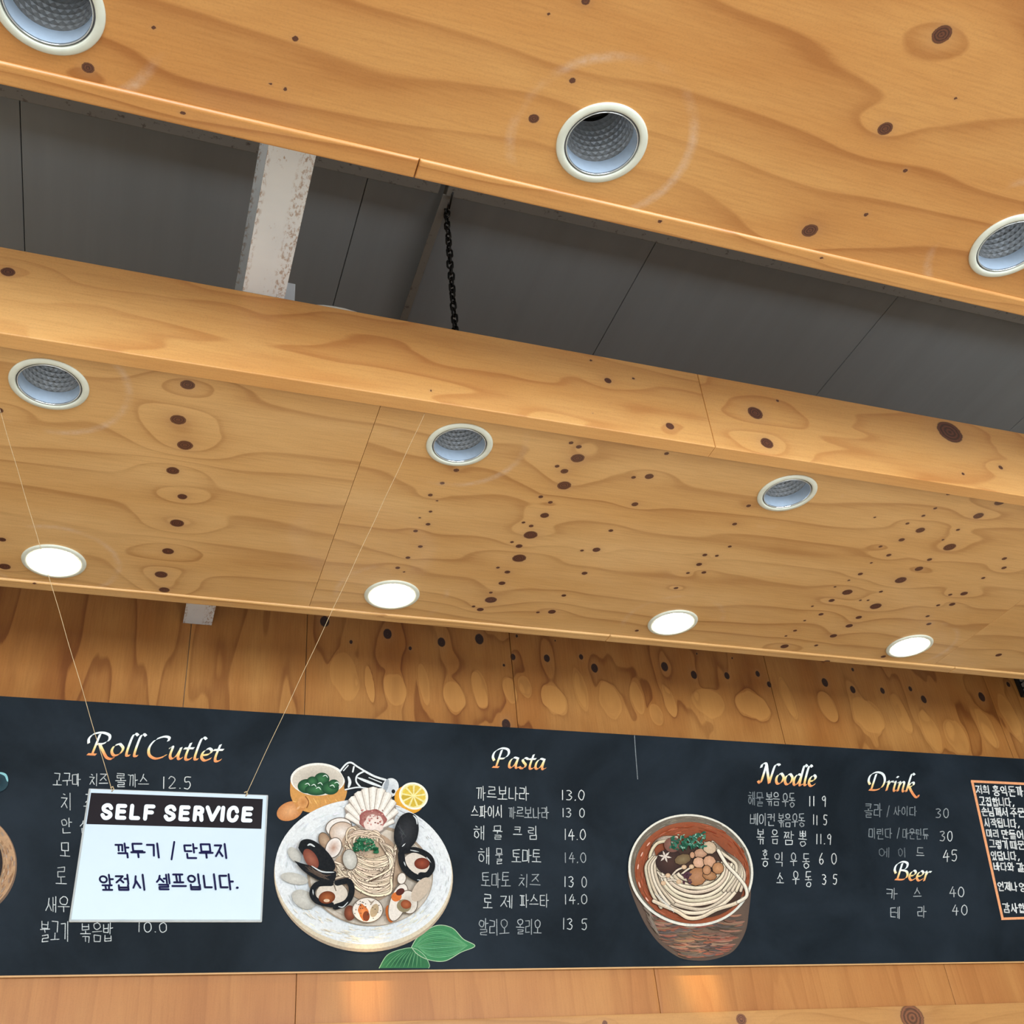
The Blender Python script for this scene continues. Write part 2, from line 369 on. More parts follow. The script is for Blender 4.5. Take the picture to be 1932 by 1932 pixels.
# ------------------------------------------------------------------ room shell
XL, XR, YF = -4.2, 6.6, -4.4
fl = box('floor', (XL, YF, -.05), (XR, YW, 0), M_FLOOR); tag(fl, kind='structure')
ce = box('ceiling', (XL, YF, ZC + .02), (XR, YW + .1, ZC + .12), M_CAN); tag(ce, kind='structure')
seams = [-4.05 + 1.15 * k for k in range(0, 11)]
base = -.601
seam_x = [XL] + [(base + 1.15 * k) * S for k in range(-3, 7)] + [XR]
seam_x = sorted(x for x in set(seam_x) if XL <= x <= XR)
for a, b in zip(seam_x[:-1], seam_x[1:]):
    box('ceiling_panel', (a + .0012, YF, ZC), (b - .0012, YW, ZC + .03), M_CEIL, ce, .002)
lw = box('wall_left', (XL - .1, YF, 0), (XL, YW, ZC), M_PLAIN); tag(lw, kind='structure')
rw = box('wall_right', (XR, YF, 0), (XR + .1, YW, ZC), M_PLAIN); tag(rw, kind='structure')
fw = boxes('wall_front', [((XL, YF - .1, 0), (XR, YF, .4)), ((XL, YF - .1, 3.1), (XR, YF, ZC)), ((XL, YF - .1, .4), (-3, YF, 3.1)),
                          ((.35, YF - .1, .4), (1.05, YF, 3.1)), ((4.8, YF - .1, .4), (XR, YF, 3.1))], M_PLAIN); tag(fw, kind='structure')
for i, (a, b) in enumerate(((-3, .35), (1.05, 4.8))):
    fr = boxes('window_%d' % (i + 1), [((a, YF - .08, .4), (a + .05, YF - .02, 3.1)), ((b - .05, YF - .08, .4), (b, YF - .02, 3.1)),
               ((a + .05, YF - .08, .4), (b - .05, YF - .02, .45)), ((a + .05, YF - .08, 3.05), (b - .05, YF - .02, 3.1))], M_BLACK); tag(fr, kind='structure')

# back wall: carcass and plywood panels
bw = box('wall_back', (XL, YW + .012, 0), (XR, YW + .1, ZC), M_PLAIN); tag(bw, kind='structure')
ws = [-1.9, -.75, .1705, .6535, 1.592, 2.96, 4.342, 5.6]
zt0, zt1 = CZ + 1.70 * S, CZ + 2.62 * S
TONG = [(650, 1275, 26, 55), (697, 1290, 8, 45), (745, 1300, 22, 38), (800, 1292, 10, 50), (858, 1315, 20, 34), (905, 1300, 14, 44), (961, 1301, 13, 30), (990, 1296, 12, 26), (1045, 1318, 22, 34), (1095, 1300, 12, 45), (1150, 1320, 20, 40),
        (1203, 1318, 12, 34), (1238, 1348, 13, 24), (1263, 1322, 11, 34), (1337, 1326, 30, 33), (1420, 1331, 30, 28), (1486, 1316, 11, 40), (1562, 1334, 16, 30), (1638, 1350, 27, 34), (1700, 1345, 12, 40), (1756, 1378, 14, 36), (1803, 1388, 19, 34), (1862, 1374, 14, 36), (1905, 1350, 14, 40)]
def knots_y(px, y, x0, z0):
    out = []
    for k in px:
        c = at_y(k[0], k[1], y); e = at_y(k[0] + k[2], k[1], y); r = (e - c).length
        out.append((c.x - x0, c.z - z0, r * .85, r * 1.15))
    return out
for i, (a, b) in enumerate(zip(ws[:-1], ws[1:])):
    x0, x1 = a * S + .0012, b * S - .0012
    kk = [k for k in knots_y(KW, YW, x0, zt0) if -.02 < k[0] < x1 - x0 + .02]
    smooth_left = i < 3
    sheet('plywood_panel', bw, M_WALL, (x0, YW, zt0), (1, 0, 0), x1 - x0, (0, 0, 1), zt1 - zt0, .012, kk, grain='V',
          freq=3. if smooth_left else .6, amp=2.4 if smooth_left else 1.5, fig=(1.1, .17) if smooth_left else (.36, .15), seed=20 + i, res=.006, bump=.5, tongues=[(u_, v_, p_ / .85, q_) for (u_, v_, p_, _), (_, _, q_, _) in zip(knots_y([t_[:3] for t_ in TONG], YW, x0, zt0), knots_y([(t_[0], t_[1], t_[3]) for t_ in TONG], YW, x0, zt0)) if -.1 < u_ < x1 - x0 + .1])
wl = [-1.9, -.75, .6535, 2.076, 3.5, 5.0, 5.6]
zl0, zl1 = CZ + .55 * S, CZ + 1.70 * S
for i, (a, b) in enumerate(zip(wl[:-1], wl[1:])):
    x0, x1 = a * S + .001, b * S - .001
    sheet('plywood_panel', bw, M_STRIP, (x0, YW, zl0), (1, 0, 0), x1 - x0, (0, 0, 1), zl1 - zl0, .012, grain='V', freq=9., amp=1.5, fig=(1.2, .12), seed=40 + i, res=.012)
ztrim = at_y(1932, 1891.5, YW - .014).z
tr = sheet('trim_1', None, M_PINE, (-1.9 * S, YW - .014, ztrim - .16), (1, 0, 0), 7.4 * S, (0, 0, 1), .16, .0138,
           [(at_y(x, y, YW).x + 1.9 * S, at_y(x, y, YW).z - ztrim + .16, r, r * .9) for x, y, r in ((1138, 1932, .011), (1395, 1925, .022), (1717, 1922, .055))],
           grain='U', freq=18., amp=1.3, fig=(.7, .1), seed=60, res=.008)
tag(tr, kind='structure')

# ------------------------------------------------------------------ the two hanging rafts
TH = .05 * S
def raft(label, x0, x1, ins, out, z, soff_seams, front_seams, rear_seams, ms, mf, kn, kfr, krear, lamps, top, seed, freq, amp, fig):
    yi0, yi1 = ins; yo0, yo1 = out
    r = thing('ceiling_raft', label, 'ceiling panel', ((x0 + x1) / 2, (yo0 + yo1) / 2, z))
    xs = [x0] + soff_seams + [x1]
    for i, (a, b) in enumerate(zip(xs[:-1], xs[1:])):
        a += .0005; b -= .0005
        kk = [k for k in knots_z(kn, z, a, yi0) if -.05 < k[0] < b - a + .05]
        # show face looks down: u = x, v = -y
        kk = [(u, (yi1 - yi0) - v, r1, r2) for u, v, r1, r2 in kk]
        ll = [(lx * S - a, yi1 - ly * S) for lx, ly in lamps if a - .2 < lx * S < b + .2]
        sheet('soffit_panel', r, ms, (a, yi1, z), (1, 0, 0), b - a, (0, -1, 0), yi1 - yi0, .018, kk, ll, .078, 'U', freq, amp, fig, seed + i, rnd=.0007, bump=1.2 if b < .6 * S and len(kn) > 50 else .6)
    hang = .006; hf = .013
    xs = [x0] + front_seams + [x1]
    for i, (a, b) in enumerate(zip(xs[:-1], xs[1:])):
        a += .0007; b -= .0007
        kk = []
        for k in kfr:
            c = at_y(k[0], k[1], yo0); e = at_y(k[0] + k[2], k[1], yo0); q = (e - c).length
            if -.05 < c.x - a < b - a + .05: kk.append((c.x - a, c.z - (z - hf), q, q * .9))
        sheet('fascia_board', r, mf, (a, yo0, z - hf), (1, 0, 0), b - a, (0, 0, 1), top - z + hf, TH, kk, grain='U', freq=6., amp=2.0, fig=(.6, .16), seed=seed + 10 + i, rnd=.0025)
    xs = [x0] + rear_seams + [x1]
    for i, (a, b) in enumerate(zip(xs[:-1], xs[1:])):
        a += .0007; b -= .0007
        kk = [(u, TH - v, q * 1.1, q * .8) for u, v, q, _ in knots_z(krear, z - hang, a, yo1 - TH) if -.02 < u < b - a + .02]
        sheet('rear_board', r, ms, (a, yo1, z - hang), (1, 0, 0), b - a, (0, -1, 0), TH, top - z + hang, kk, grain='U', freq=30., amp=1.2, fig=(.5, .05), seed=seed + 20 + i, rnd=.005)
    # end boards and cross battens close the box
    for xa in (x0 - .018, x1):
        box('end_board', (xa, yo0, z - hang), (xa + .018, yo1, top), M_WOOD, r)
    for xa in np.arange(x0 + .25, x1 - .1, .9):
        if all(abs(xa - lx * S) > .15 for lx, _ in lamps):
            box('batten', (xa, yi0, z + .0185), (xa + .04, yi1, z + .058), M_WOOD, r)
    return r
x = lambda px, py, z: at_z(px, py, z).x
xseamF2 = at_y(1332, 770, 2.1413 * S).x
raft('far plywood ceiling raft carrying seven downlights, hung above the menu board', -1.05 * S, 5.15 * S, (2.1915 * S, 3.3385 * S), (2.1413 * S, 3.39 * S), Z2,
     [.5435 * S, 3.32 * S], [xseamF2], [x(1152, 1196, Z2), x(1796, 1262, Z2)], M_SOF2, M_FAS, K2, KF, [(675, 1152, 9), (65, 1101, 4), (1560, 1248, 6)],
     L2F + L2B, ZB, 3, 8., 1.5, (1.1, .24))
raft('near plywood ceiling raft with three unlit downlights, at the top of the photo', -1.3 * S, 3.4 * S, (.205 * S, 1.3555 * S), (.155 * S, 1.4025 * S), Z1,
     [], [], [x(790, 305, Z1)], M_SOF1, M_FAS, K1, [], [(345, 213, 6), (1245, 418, 5), (1550, 487, 4)], L1, ZB, 5, 7.5, 1.6, (1.1, .34))

# ------------------------------------------------------------------ recessed downlights
def lathe(name, prof, mat, parent, n=64, smooth=True, twist=False):
    v = []; f = []
    for i, (r, z) in enumerate(prof):
        for k in range(n):
            a = 2 * math.pi * (k + (.5 if twist and i % 2 else 0)) / n
            v.append((r * math.cos(a), r * math.sin(a), z))
    for i in range(len(prof) - 1):
        for k in range(n):
            p, q, r_, s = i * n + k, i * n + (k + 1) % n, (i + 1) * n + (k + 1) % n, (i + 1) * n + k
            if twist:
                if i % 2 == 0: f += [(p, q, s), (q, r_, s)]
                else: f += [(p, q, r_), (p, r_, s)]
            else: f.append((p, q, r_, s))
    m = bpy.data.meshes.new(name); m.from_pydata(v, [], f); m.update()
    o = mobj(name, m, mat, None, smooth); o.parent = parent; return o
def disc(name, r, z, mat, parent, n=48, dome=0.):
    v = [(0, 0, z - dome)] + [(r * q * math.cos(2 * math.pi * k / n), r * q * math.sin(2 * math.pi * k / n), z - dome * (1 - q * q)) for q in (.5, 1) for k in range(n)]
    f = [(0, 1 + (k + 1) % n, 1 + k) for k in range(n)] + [(1 + k, 1 + (k + 1) % n, 1 + n + (k + 1) % n, 1 + n + k) for k in range(n)]
    m = bpy.data.meshes.new(name); m.from_pydata(v, [], f); m.update()
    o = mobj(name, m, mat, None, True); o.parent = parent; return o
RR = .1 * S
TRIM = [(RR - .001, .0005), (RR, -.001), (RR - .0005, -.003), (RR - .003, -.0048), (RR - .010, -.0056), (RR * .84, -.0052), (RR * .825, -.004), (RR * .82, .001)]
GROOVE = [(RR * .82, .001), (RR * .815, -.0005), (RR * .79, .0005), (RR * .785, -.001)]
RIM = [(RR * .79, -.002), (RR * .785, -.0038), (RR * .775, -.0042), (RR * .765, -.003), (RR * .76, .0)]
BAFF = [(RR * .76, .0), (RR * .755, .012), (RR * .745, .034)]
def reflector(parent, n=30, m=8):
    """open hammered cone: every facet is a shallow dimple"""
    v = []; f = []
    def P(i, k, d=0.):
        t = i / m; a = 2 * math.pi * k / n; r = RR * (.745 - .20 * t ** 1.25) + d
        return (r * math.cos(a), r * math.sin(a), .034 + .105 * t)
    for i in range(m):
        o = .5 * (i % 2)
        for k in range(n):
            b = len(v); v += [P(i, k + o), P(i, k + 1 + o), P(i + 1, k + 1 + o), P(i + 1, k + o), P(i + .5, k + .5 + o, .0007)]
            f += [(b, b + 1, b + 4), (b + 1, b + 2, b + 4), (b + 2, b + 3, b + 4), (b + 3, b, b + 4)]
    me = bpy.data.meshes.new('reflector'); me.from_pydata(v, [], f); me.update()
    o = mobj('reflector', me, M_REFL, None, False); o.parent = parent; return o
def build_lamp(label, lit):
    t = thing('recessed_downlight', label, 'downlight')
    o = lathe('trim_ring', TRIM, M_CREAM, t)
    lathe('groove', GROOVE, M_GROOVE, t); lathe('inner_rim', RIM, M_CHROME, t); lathe('baffle', BAFF, M_BAFFLE, t)
    reflector(t)
    c = lathe('lamp_housing', [(RR * .80, .003), (RR * .80, .17), (.001, .17)], M_CAN, t, 32)
    if lit: disc('diffuser', RR * .80, -.0042, M_LIT, t, dome=.009)
    else:
        d = disc('lamp_holder', RR * .54, .150, M_CAN, t)
    return t
def dup(t, label):
    r = t.copy(); COL.objects.link(r); r['label'] = label
    for ch in list(t.children):
        c = ch.copy(); COL.objects.link(c); c.parent = r
    return r
OFF = build_lamp('x', False); LIT = build_lamp('x', True)
first = {False: True, True: True}
def place(lab, u, z, lit, grp):
    src = LIT if lit else OFF
    if first[lit]: t = src; t['label'] = lab; first[lit] = False
    else: t = dup(src, lab)
    t.location = (u[0] * S, u[1] * S, z - .0003); t['group'] = grp
G1, G2, G3 = 'unlit downlights in the near raft', 'unlit downlights along the front of the far raft', 'lit downlights along the rear of the far raft'
place("unlit cream-rimmed downlight cut off by the photo's top left corner", L1[0], Z1, False, G1)
place('whole unlit downlight in the near raft, dark hole inside its reflector', L1[1], Z1, False, G1)
place("unlit downlight in the near raft cut off by the photo's right edge", L1[2], Z1, False, G1)
place('unlit downlight at the front left of the far raft, beside the knot column', L2F[0], Z2, False, G2)
place('unlit downlight at the front middle of the far raft, near the right string', L2F[1], Z2, False, G2)
place('unlit downlight at the front right of the far raft', L2F[2], Z2, False, G2)
place('leftmost glowing downlight, crossed by the left string of the sign', L2B[0], Z2, True, G3)
place('glowing downlight just right of the right string, above the pasta painting', L2B[1], Z2, True, G3)
place('glowing downlight above the noodle bowl painting, third from the left', L2B[2], Z2, True, G3)
place('rightmost glowing downlight, beside the diagonal panel joint above the drink list', L2B[3], Z2, True, G3)

for u_, tx in ((L2B[1], .905), (L2B[2], 2.27)):  # added spots below two downlights, aimed to put warm patches on the lower wall
    l = bpy.data.lights.new('wall_patch_spot', 'SPOT'); l.energy = 130; l.color = (1, .72, .36); l.spot_size = R3(9); l.spot_blend = 1; l.shadow_soft_size = .03
    o = bpy.data.objects.new('wall_patch_spot', l); COL.objects.link(o); p = Vector((u_[0] * S, u_[1] * S, Z2 - .02)); o.location = p
    o.rotation_euler = (Vector((tx * S, YW, zl0 + .27)) - p).to_track_quat('-Z', 'Y').to_euler()
# ------------------------------------------------------------------ steel above the rafts
bx0, bx1 = .136 * S, .2525 * S; bt = CZ + 2.70 * S; xm = (bx0 + bx1) / 2
be = thing('steel_beam', 'white painted steel beam flecked with rust, running over both rafts to the back wall', 'beam', (xm, 1.6, ZB))
def flange(name, zlo, zhi):
    xs_ = np.linspace(bx0, bx1, 9); ys = np.linspace(-.9, YW - .001, 60)
    v = []; f = []
    for zz in (zlo, zhi):
        for y in ys:
            for x_ in xs_: v.append((x_, y, zz))
    n = len(xs_); k = len(ys)
    for j in range(k - 1):
        for i in range(n - 1):
            a = j * n + i; f.append((a, a + n, a + n + 1, a + 1)); b = a + n * k; f.append((b, b + 1, b + n + 1, b + n))
    for j in range(k - 1):
        a = j * n; b = a + n * k; f.append((a, b, b + n, a + n)); a += n - 1; b += n - 1; f.append((a, a + n, b + n, b))
    f.append(tuple(range(n)) + tuple(range(n * k + n - 1, n * k - 1, -1))); q = (k - 1) * n
    f.append(tuple(range(q + n - 1, q - 1, -1)) + tuple(range(n * k + q, n * k + q + n)))
    o = from_py(name, v, f, M_STEEL, be)
    at = o.data.attributes.new('edge', 'FLOAT', 'POINT')
    at.data.foreach_set('value', [1. if abs(p[0] - bx0) < 1e-4 else (.8 if p[0] > bx1 - .03 else 0.) for p in v])
flange('lower_flange', ZB + .0005, ZB + .0095)
flange('upper_flange', bt - .008, bt)
box('web', (xm - .003, -.9, ZB + .0095), (xm + .003, YW - .001, bt - .008), M_STEEL, be)
br = thing('beam_clip', 'small pale galvanised plate against the right side of the steel beam', 'bracket', (bx1 + .008, 2.2 * S, ZB))
yc = 2.2 * S
box('plate', (bx1 + .0006, yc, ZB + .0005), (at_y(557, 548, yc).x, yc + .006, at_y(548, 534, yc).z), M_GALV, br, .001)
box('foot', (bx1 + .0006, yc + .006, ZB + .0005), (at_y(557, 548, yc).x, yc + .05, ZB + .004), M_GALV, br)
# purlin and tee bar under the ceiling
pu = thing('purlin', 'stained steel purlin running below the grey ceiling behind the near raft', 'purlin', (1, 2.2 * S, ZC))
yp = at_z(0, 182, ZC - .05).y
xg = at_z(828, 372, ZC - .05).x
for a, b in ((-3.6, xg - .006), (xg + .02, 5.6)):
    box('rail', (a, yp - .11, ZC - .05), (b, yp, ZC - .0005), M_PURLIN, pu, .002)
p0 = at_z(838, 362, ZC - .045); p1 = at_z(769, 604, ZC - .045); xt = (p0.x + p1.x) / 2
tb = thing('tee_bar', 'thin grey tee bar along the ceiling, meeting the purlin beside the chain', 'ceiling bar', (xt, 2.6 * S, ZC))
box('flange', (xt - .014, yp + .001, ZC - .045), (xt + .012, YW - .02, ZC - .040), M_PURLIN, tb, .001)
box('stem', (xt - .003, yp + .001, ZC - .040), (xt + .003, YW - .02, ZC - .0005), M_PURLIN, tb)
# white cable on top of the far raft
cab = tube('conduit', [at_y(px, py, 2.2 * S) for px, py in ((560, 580), (590, 579), (610, 579.5), (630, 582), (650, 586), (670, 592), (700, 606))], .006, M_WHITE)
tag(cab, 'white cable bulging up behind the top edge of the far raft, right of the beam', 'cable')

# chain
cx, cy = at_y(849, 490, 2.385 * S).x, 2.385 * S
ztop = at_y(840, 352, cy).z; zbot = ZB - .03
ch = thing('chain', 'dark steel chain hanging from the purlin down to the far raft', 'chain', (cx, cy, ztop))
def link_mesh(L=.040, W=.024, r=.0034, n=20, m=8):
    pts = []
    h = (L - W) / 2
    for i in range(n):
        a = 2 * math.pi * i / n
        pts.append(Vector(((W / 2 - r) * math.cos(a), 0, (W / 2 - r) * math.sin(a) + (h if math.sin(a) >= 0 else -h))))
    v = []; f = []
    for i, p in enumerate(pts):
        t = (pts[(i + 1) % n] - pts[i - 1]).normalized(); a = Vector((0, 1, 0)); b = t.cross(a)
        for k in range(m):
            q = 2 * math.pi * k / m; v.append(p + a * math.cos(q) * r + b * math.sin(q) * r)
    for i in range(n):
        for k in range(m): f.append((i * m + k, i * m + (k + 1) % m, ((i + 1) % n) * m + (k + 1) % m, ((i + 1) % n) * m + k))
    me = bpy.data.meshes.new('link'); me.from_pydata([tuple(p) for p in v], [], f); me.update()
    me.polygons.foreach_set('use_smooth', [True] * len(me.polygons)); me.materials.append(M_CHAIN); return me
LM = link_mesh(); pitch = .0262
n = int((ztop - zbot) / pitch); 
for i in range(n):
    o = bpy.data.objects.new('link', LM); COL.objects.link(o)
    o.parent = ch
    o.location = (random.uniform(-.0012, .0012), random.uniform(-.001, .001), -i * pitch - .012)
    base_a = R3(22) + R3(25) * math.sin(i * .33)
    o.rotation_euler = (R3(random.uniform(-5, 5)), R3(random.uniform(-4, 4)), base_a + (math.pi / 2 if i % 2 else 0))
tube('hook', [(cx, yp - .02, ZC - .049), (cx, yp + .004, ZC - .058), (cx, (yp + cy) / 2, ZC - .07), (cx, cy, ztop - .002)], .003, M_CHAIN, ch)

# ------------------------------------------------------------------ louvred unit at the right end of the wall
g0 = at_y(1926, 1316, YW - .002)
gr = thing('louvre_unit', 'black framed louvre of pale slats, at the right end of the wall', 'vent', (g0.x, YW - .25, g0.z))
gd, gh = .50, .42
ya, yb = YW - gd, YW - .002
boxes('frame', [((g0.x, yb - .022, g0.z), (g0.x + .03, yb, g0.z + gh)), ((g0.x, ya, g0.z), (g0.x + .03, ya + .022, g0.z + gh)),
                ((g0.x, ya + .022, g0.z), (g0.x + .03, yb - .022, g0.z + .012)), ((g0.x, ya + .022, g0.z + gh - .02), (g0.x + .03, yb - .022, g0.z + gh))], M_BLACK, gr, .002)
box('casing', (g0.x + .032, ya, g0.z + .004), (g0.x + .2, yb, g0.z + gh), M_BLACK, gr)
k = 0; zz = g0.z + .014
while zz < g0.z + gh - .04:
    bm_ = box('slat', (g0.x + .006, ya + .024, zz), (g0.x + .024, yb - .024, zz + .020), M_SLAT, gr, .003); zz += .0285

# ------------------------------------------------------------------ flat lettering and painting tools
class Flat:
    """flat shapes on a plane; every shape sits a hair in front of the one before"""
    def __init__(s, mapf, normal, step=.00005, start=.0004):
        s.mapf, s.N, s.step, s.lay = mapf, Vector(normal), step, start; s.v = []; s.f = []; s.c = []
    def poly(s, pts, col, lay=True, grad=None):
        if lay: s.lay += s.step
        b = len(s.v)
        for p in pts: s.v.append(s.mapf(p[0], p[1]) + s.N * s.lay)
        s.f.append(tuple(range(b, b + len(pts))))
        s.c += [srgb(grad(p) if grad else col)] * 1 if False else [srgb(grad(p)) if grad else srgb(col) for p in pts]
    def fan(s, c, pts, col, cin=None):
        """convex-ish shape filled from its centre, centre colour may differ"""
        s.lay += s.step; b = len(s.v); n = len(pts)
        for p in [c] + list(pts): s.v.append(s.mapf(p[0], p[1]) + s.N * s.lay)
        for i in range(n):
            s.f.append((b, b + 1 + i, b + 1 + (i + 1) % n)); s.c += [srgb(cin or col), srgb(col), srgb(col)]
    def ell(s, cx, cy, rx, ry, col, rot=0, cin=None, n=40, wob=0):
        a0 = R3(rot); pts = []
        for i in range(n):
            a = 2 * math.pi * i / n; k = 1 + wob * math.sin(5 * a + cx) + wob * .7 * math.sin(9 * a + cy)
            X, Y = rx * k * math.cos(a), ry * k * math.sin(a)
            pts.append((cx + X * math.cos(a0) - Y * math.sin(a0), cy + X * math.sin(a0) + Y * math.cos(a0)))
        s.fan((cx, cy), pts, col, cin)
    def rib(s, pts, wd, col, smooth=True, taper=False, grad=None, nib=None, lay=True, caps=True):
        s.lay += s.step * (1 if lay else .35)
        if not smooth and not nib and not taper and len(pts) > 2:
            for a, b in zip(pts[:-1], pts[1:]): s.rib([a, b], wd, col, False, grad=grad, lay=False, caps=caps)
            return
        P = spline(pts) if smooth and len(pts) > 2 else densify(pts)
        n = len(P); L = []; R = []
        for i, p in enumerate(P):
            q0, q1 = P[max(i - 1, 0)], P[min(i + 1, n - 1)]
            dx, dy = q1[0] - q0[0], q1[1] - q0[1]; d = math.hypot(dx, dy) or 1; dx /= d; dy /= d
            if nib:                                  # broad-nib pen
                L.append((p[0] + nib[0], p[1] + nib[1])); R.append((p[0] - nib[0], p[1] - nib[1])); 
                hw = wd / 2; L[-1] = (L[-1][0] - dy * hw, L[-1][1] + dx * hw) if (-dy * nib[0] + dx * nib[1]) > 0 else (L[-1][0] + dy * hw, L[-1][1] - dx * hw)
                R[-1] = (2 * p[0] - L[-1][0], 2 * p[1] - L[-1][1])
                continue
            hw = wd / 2 * (math.sin(math.pi * min(1, max(.06, i / (n - 1)))) ** .5 if taper else 1)
            L.append((p[0] - dy * hw, p[1] + dx * hw)); R.append((p[0] + dy * hw, p[1] - dx * hw))
        b = len(s.v)
        for a, c in zip(L, R):
            for p in (a, c): s.v.append(s.mapf(p[0], p[1]) + s.N * s.lay)
        cc = [srgb(grad(p)) if grad else srgb(col) for a, c in zip(L, R) for p in (a, c)]
        for i in range(n - 1):
            q = (2 * i, 2 * i + 1, 2 * i + 3, 2 * i + 2); s.f.append(tuple(b + t for t in q)); s.c += [cc[t] for t in q]
        if caps and not taper and not nib:
            for p in (P[0], P[-1]) + tuple(pts[1:-1] if not smooth else ()):
                bb = len(s.v); s.lay += s.step * .3
                for k in range(8):
                    a = math.pi * k / 4; s.v.append(s.mapf(p[0] + wd / 2 * math.cos(a), p[1] + wd / 2 * math.sin(a)) + s.N * s.lay)
                s.f.append(tuple(range(bb, bb + 8))); s.c += [srgb(grad(p)) if grad else srgb(col)] * 8
    def done(s, name, mat, parent):
        m = bpy.data.meshes.new(name); m.from_pydata([tuple(p) for p in s.v], [], s.f); m.update()
        a = m.color_attributes.new('Col', 'FLOAT_COLOR', 'CORNER')
        a.data.foreach_set('color', np.array(s.c, np.float32).ravel())
        return mobj(name, m, mat, parent)
def densify(pts, k=2):
    out = []
    for a, b in zip(pts[:-1], pts[1:]):
        for i in range(k): out.append((a[0] + (b[0] - a[0]) * i / k, a[1] + (b[1] - a[1]) * i / k))
    return out + [pts[-1]]
def spline(pts, k=6):
    p = [pts[0]] + list(pts) + [pts[-1]]; out = []
    for i in range(1, len(p) - 2):
        for j in range(k):
            t = j / k; a, b, c, d = p[i - 1], p[i], p[i + 1], p[i + 2]
            out.append(tuple(.5 * (2 * b[m] + (c[m] - a[m]) * t + (2 * a[m] - 5 * b[m] + 4 * c[m] - d[m]) * t * t + (3 * b[m] - a[m] - 3 * c[m] + d[m]) * t ** 3) for m in (0, 1)))
    return out + [p[-2]]

# Hangul from strokes; unit cell, y up
def circ(cx=.5, cy=.5, rx=.5, ry=.5, n=12): return [(cx + rx * math.sin(2 * math.pi * i / n), cy + ry * math.cos(2 * math.pi * i / n)) for i in range(n + 1)]
G_ = [(0, 1), (1, 1), (.85, 0)]; GF = [(0, 1), (1, 1), (1, 0)]
CON = {'ㄱ': [G_], 'ㄴ': [[(0, 1), (0, 0), (1, 0)]], 'ㄷ': [[(1, 1), (0, 1), (0, 0), (1, 0)]], 'ㄹ': [[(0, 1), (1, 1), (1, .52), (0, .5), (0, 0), (1, 0)]],
       'ㅁ': [[(0, 1), (0, 0), (1, 0), (1, 1), (0, 1)]], 'ㅂ': [[(0, 1), (0, 0), (1, 0), (1, 1)], [(0, .5), (1, .5)]], 'ㅅ': [[(.52, 1), (.35, .4), (0, 0)], [(.48, .6), (1, 0)]],
       'ㅇ': [circ()], 'ㅈ': [[(0, 1), (1, 1), (.55, .5), (0, 0)], [(.52, .5), (1, 0)]], 'ㅊ': [[(.35, 1.05), (.65, 1.0)], [(0, .75), (1, .75), (.55, .4), (0, 0)], [(.52, .4), (1, 0)]],
       'ㅋ': [G_, [(0, .52), (.92, .52)]], 'ㅌ': [[(1, 1), (0, 1), (0, 0), (1, 0)], [(0, .5), (.9, .5)]],
       'ㅍ': [[(0, 1), (1, 1)], [(0, 0), (1, 0)], [(.3, 1), (.34, 0)], [(.7, 1), (.66, 0)]], 'ㅎ': [[(.35, 1.05), (.65, 1.0)], [(0, .76), (1, .76)], circ(.5, .3, .36, .3)]}
for d, b in (('ㄲ', 'ㄱ'), ('ㄸ', 'ㄷ'), ('ㅃ', 'ㅂ'), ('ㅆ', 'ㅅ'), ('ㅉ', 'ㅈ')):
    CON[d] = [[(x * .46 + o, y) for x, y in st] for o in (0, .54) for st in CON[b]]
CHO = 'ㄱㄲㄴㄷㄸㄹㅁㅂㅃㅅㅆㅇㅈㅉㅊㅋㅌㅍㅎ'
JUNG = 'ㅏㅐㅑㅒㅓㅔㅕㅖㅗㅘㅙㅚㅛㅜㅝㅞㅟㅠㅡㅢㅣ'
JONG = ['', 'ㄱ', 'ㄲ', 'ㄳ', 'ㄴ', 'ㄵ', 'ㄶ', 'ㄷ', 'ㄹ', 'ㄺ', 'ㄻ', 'ㄼ', 'ㄽ', 'ㄾ', 'ㄿ', 'ㅀ', 'ㅁ', 'ㅂ', 'ㅄ', 'ㅅ', 'ㅆ', 'ㅇ', 'ㅈ', 'ㅊ', 'ㅋ', 'ㅌ', 'ㅍ', 'ㅎ']
VV_ = {'ㅏ': [[(.25, 1), (.25, 0)], [(.25, .52), (1, .52)]], 'ㅐ': [[(.15, .95), (.15, .05)], [(.15, .5), (.75, .5)], [(.75, 1), (.75, 0)]], 'ㅑ': [[(.25, 1), (.25, 0)], [(.25, .65), (1, .65)], [(.25, .4), (1, .4)]],
       'ㅓ': [[(.7, 1), (.7, 0)], [(0, .55), (.7, .55)]], 'ㅔ': [[(.4, .95), (.4, .05)], [(-.2, .52), (.4, .52)], [(.95, 1), (.95, 0)]], 'ㅕ': [[(.7, 1), (.7, 0)], [(0, .65), (.7, .65)], [(0, .42), (.7, .42)]], 'ㅣ': [[(.5, 1), (.5, 0)]]}
HV = {'ㅗ': [[(.5, 1), (.5, .25)], [(0, .2), (1, .2)]], 'ㅛ': [[(.33, 1), (.33, .25)], [(.67, 1), (.67, .25)], [(0, .2), (1, .2)]], 'ㅜ': [[(0, .9), (1, .9)], [(.5, .9), (.5, 0)]],
      'ㅠ': [[(0, .9), (1, .9)], [(.33, .9), (.3, 0)], [(.67, .9), (.67, 0)]], 'ㅡ': [[(0, .5), (1, .5)]]}
MIXV = {'ㅘ': ('ㅗ', 'ㅏ'), 'ㅚ': ('ㅗ', 'ㅣ'), 'ㅝ': ('ㅜ', 'ㅓ'), 'ㅟ': ('ㅜ', 'ㅣ'), 'ㅢ': ('ㅡ', 'ㅣ')}
def fit(st, x0, y0, x1, y1): return [[(x0 + px * (x1 - x0), y0 + py * (y1 - y0)) for px, py in s_] for s_ in st]
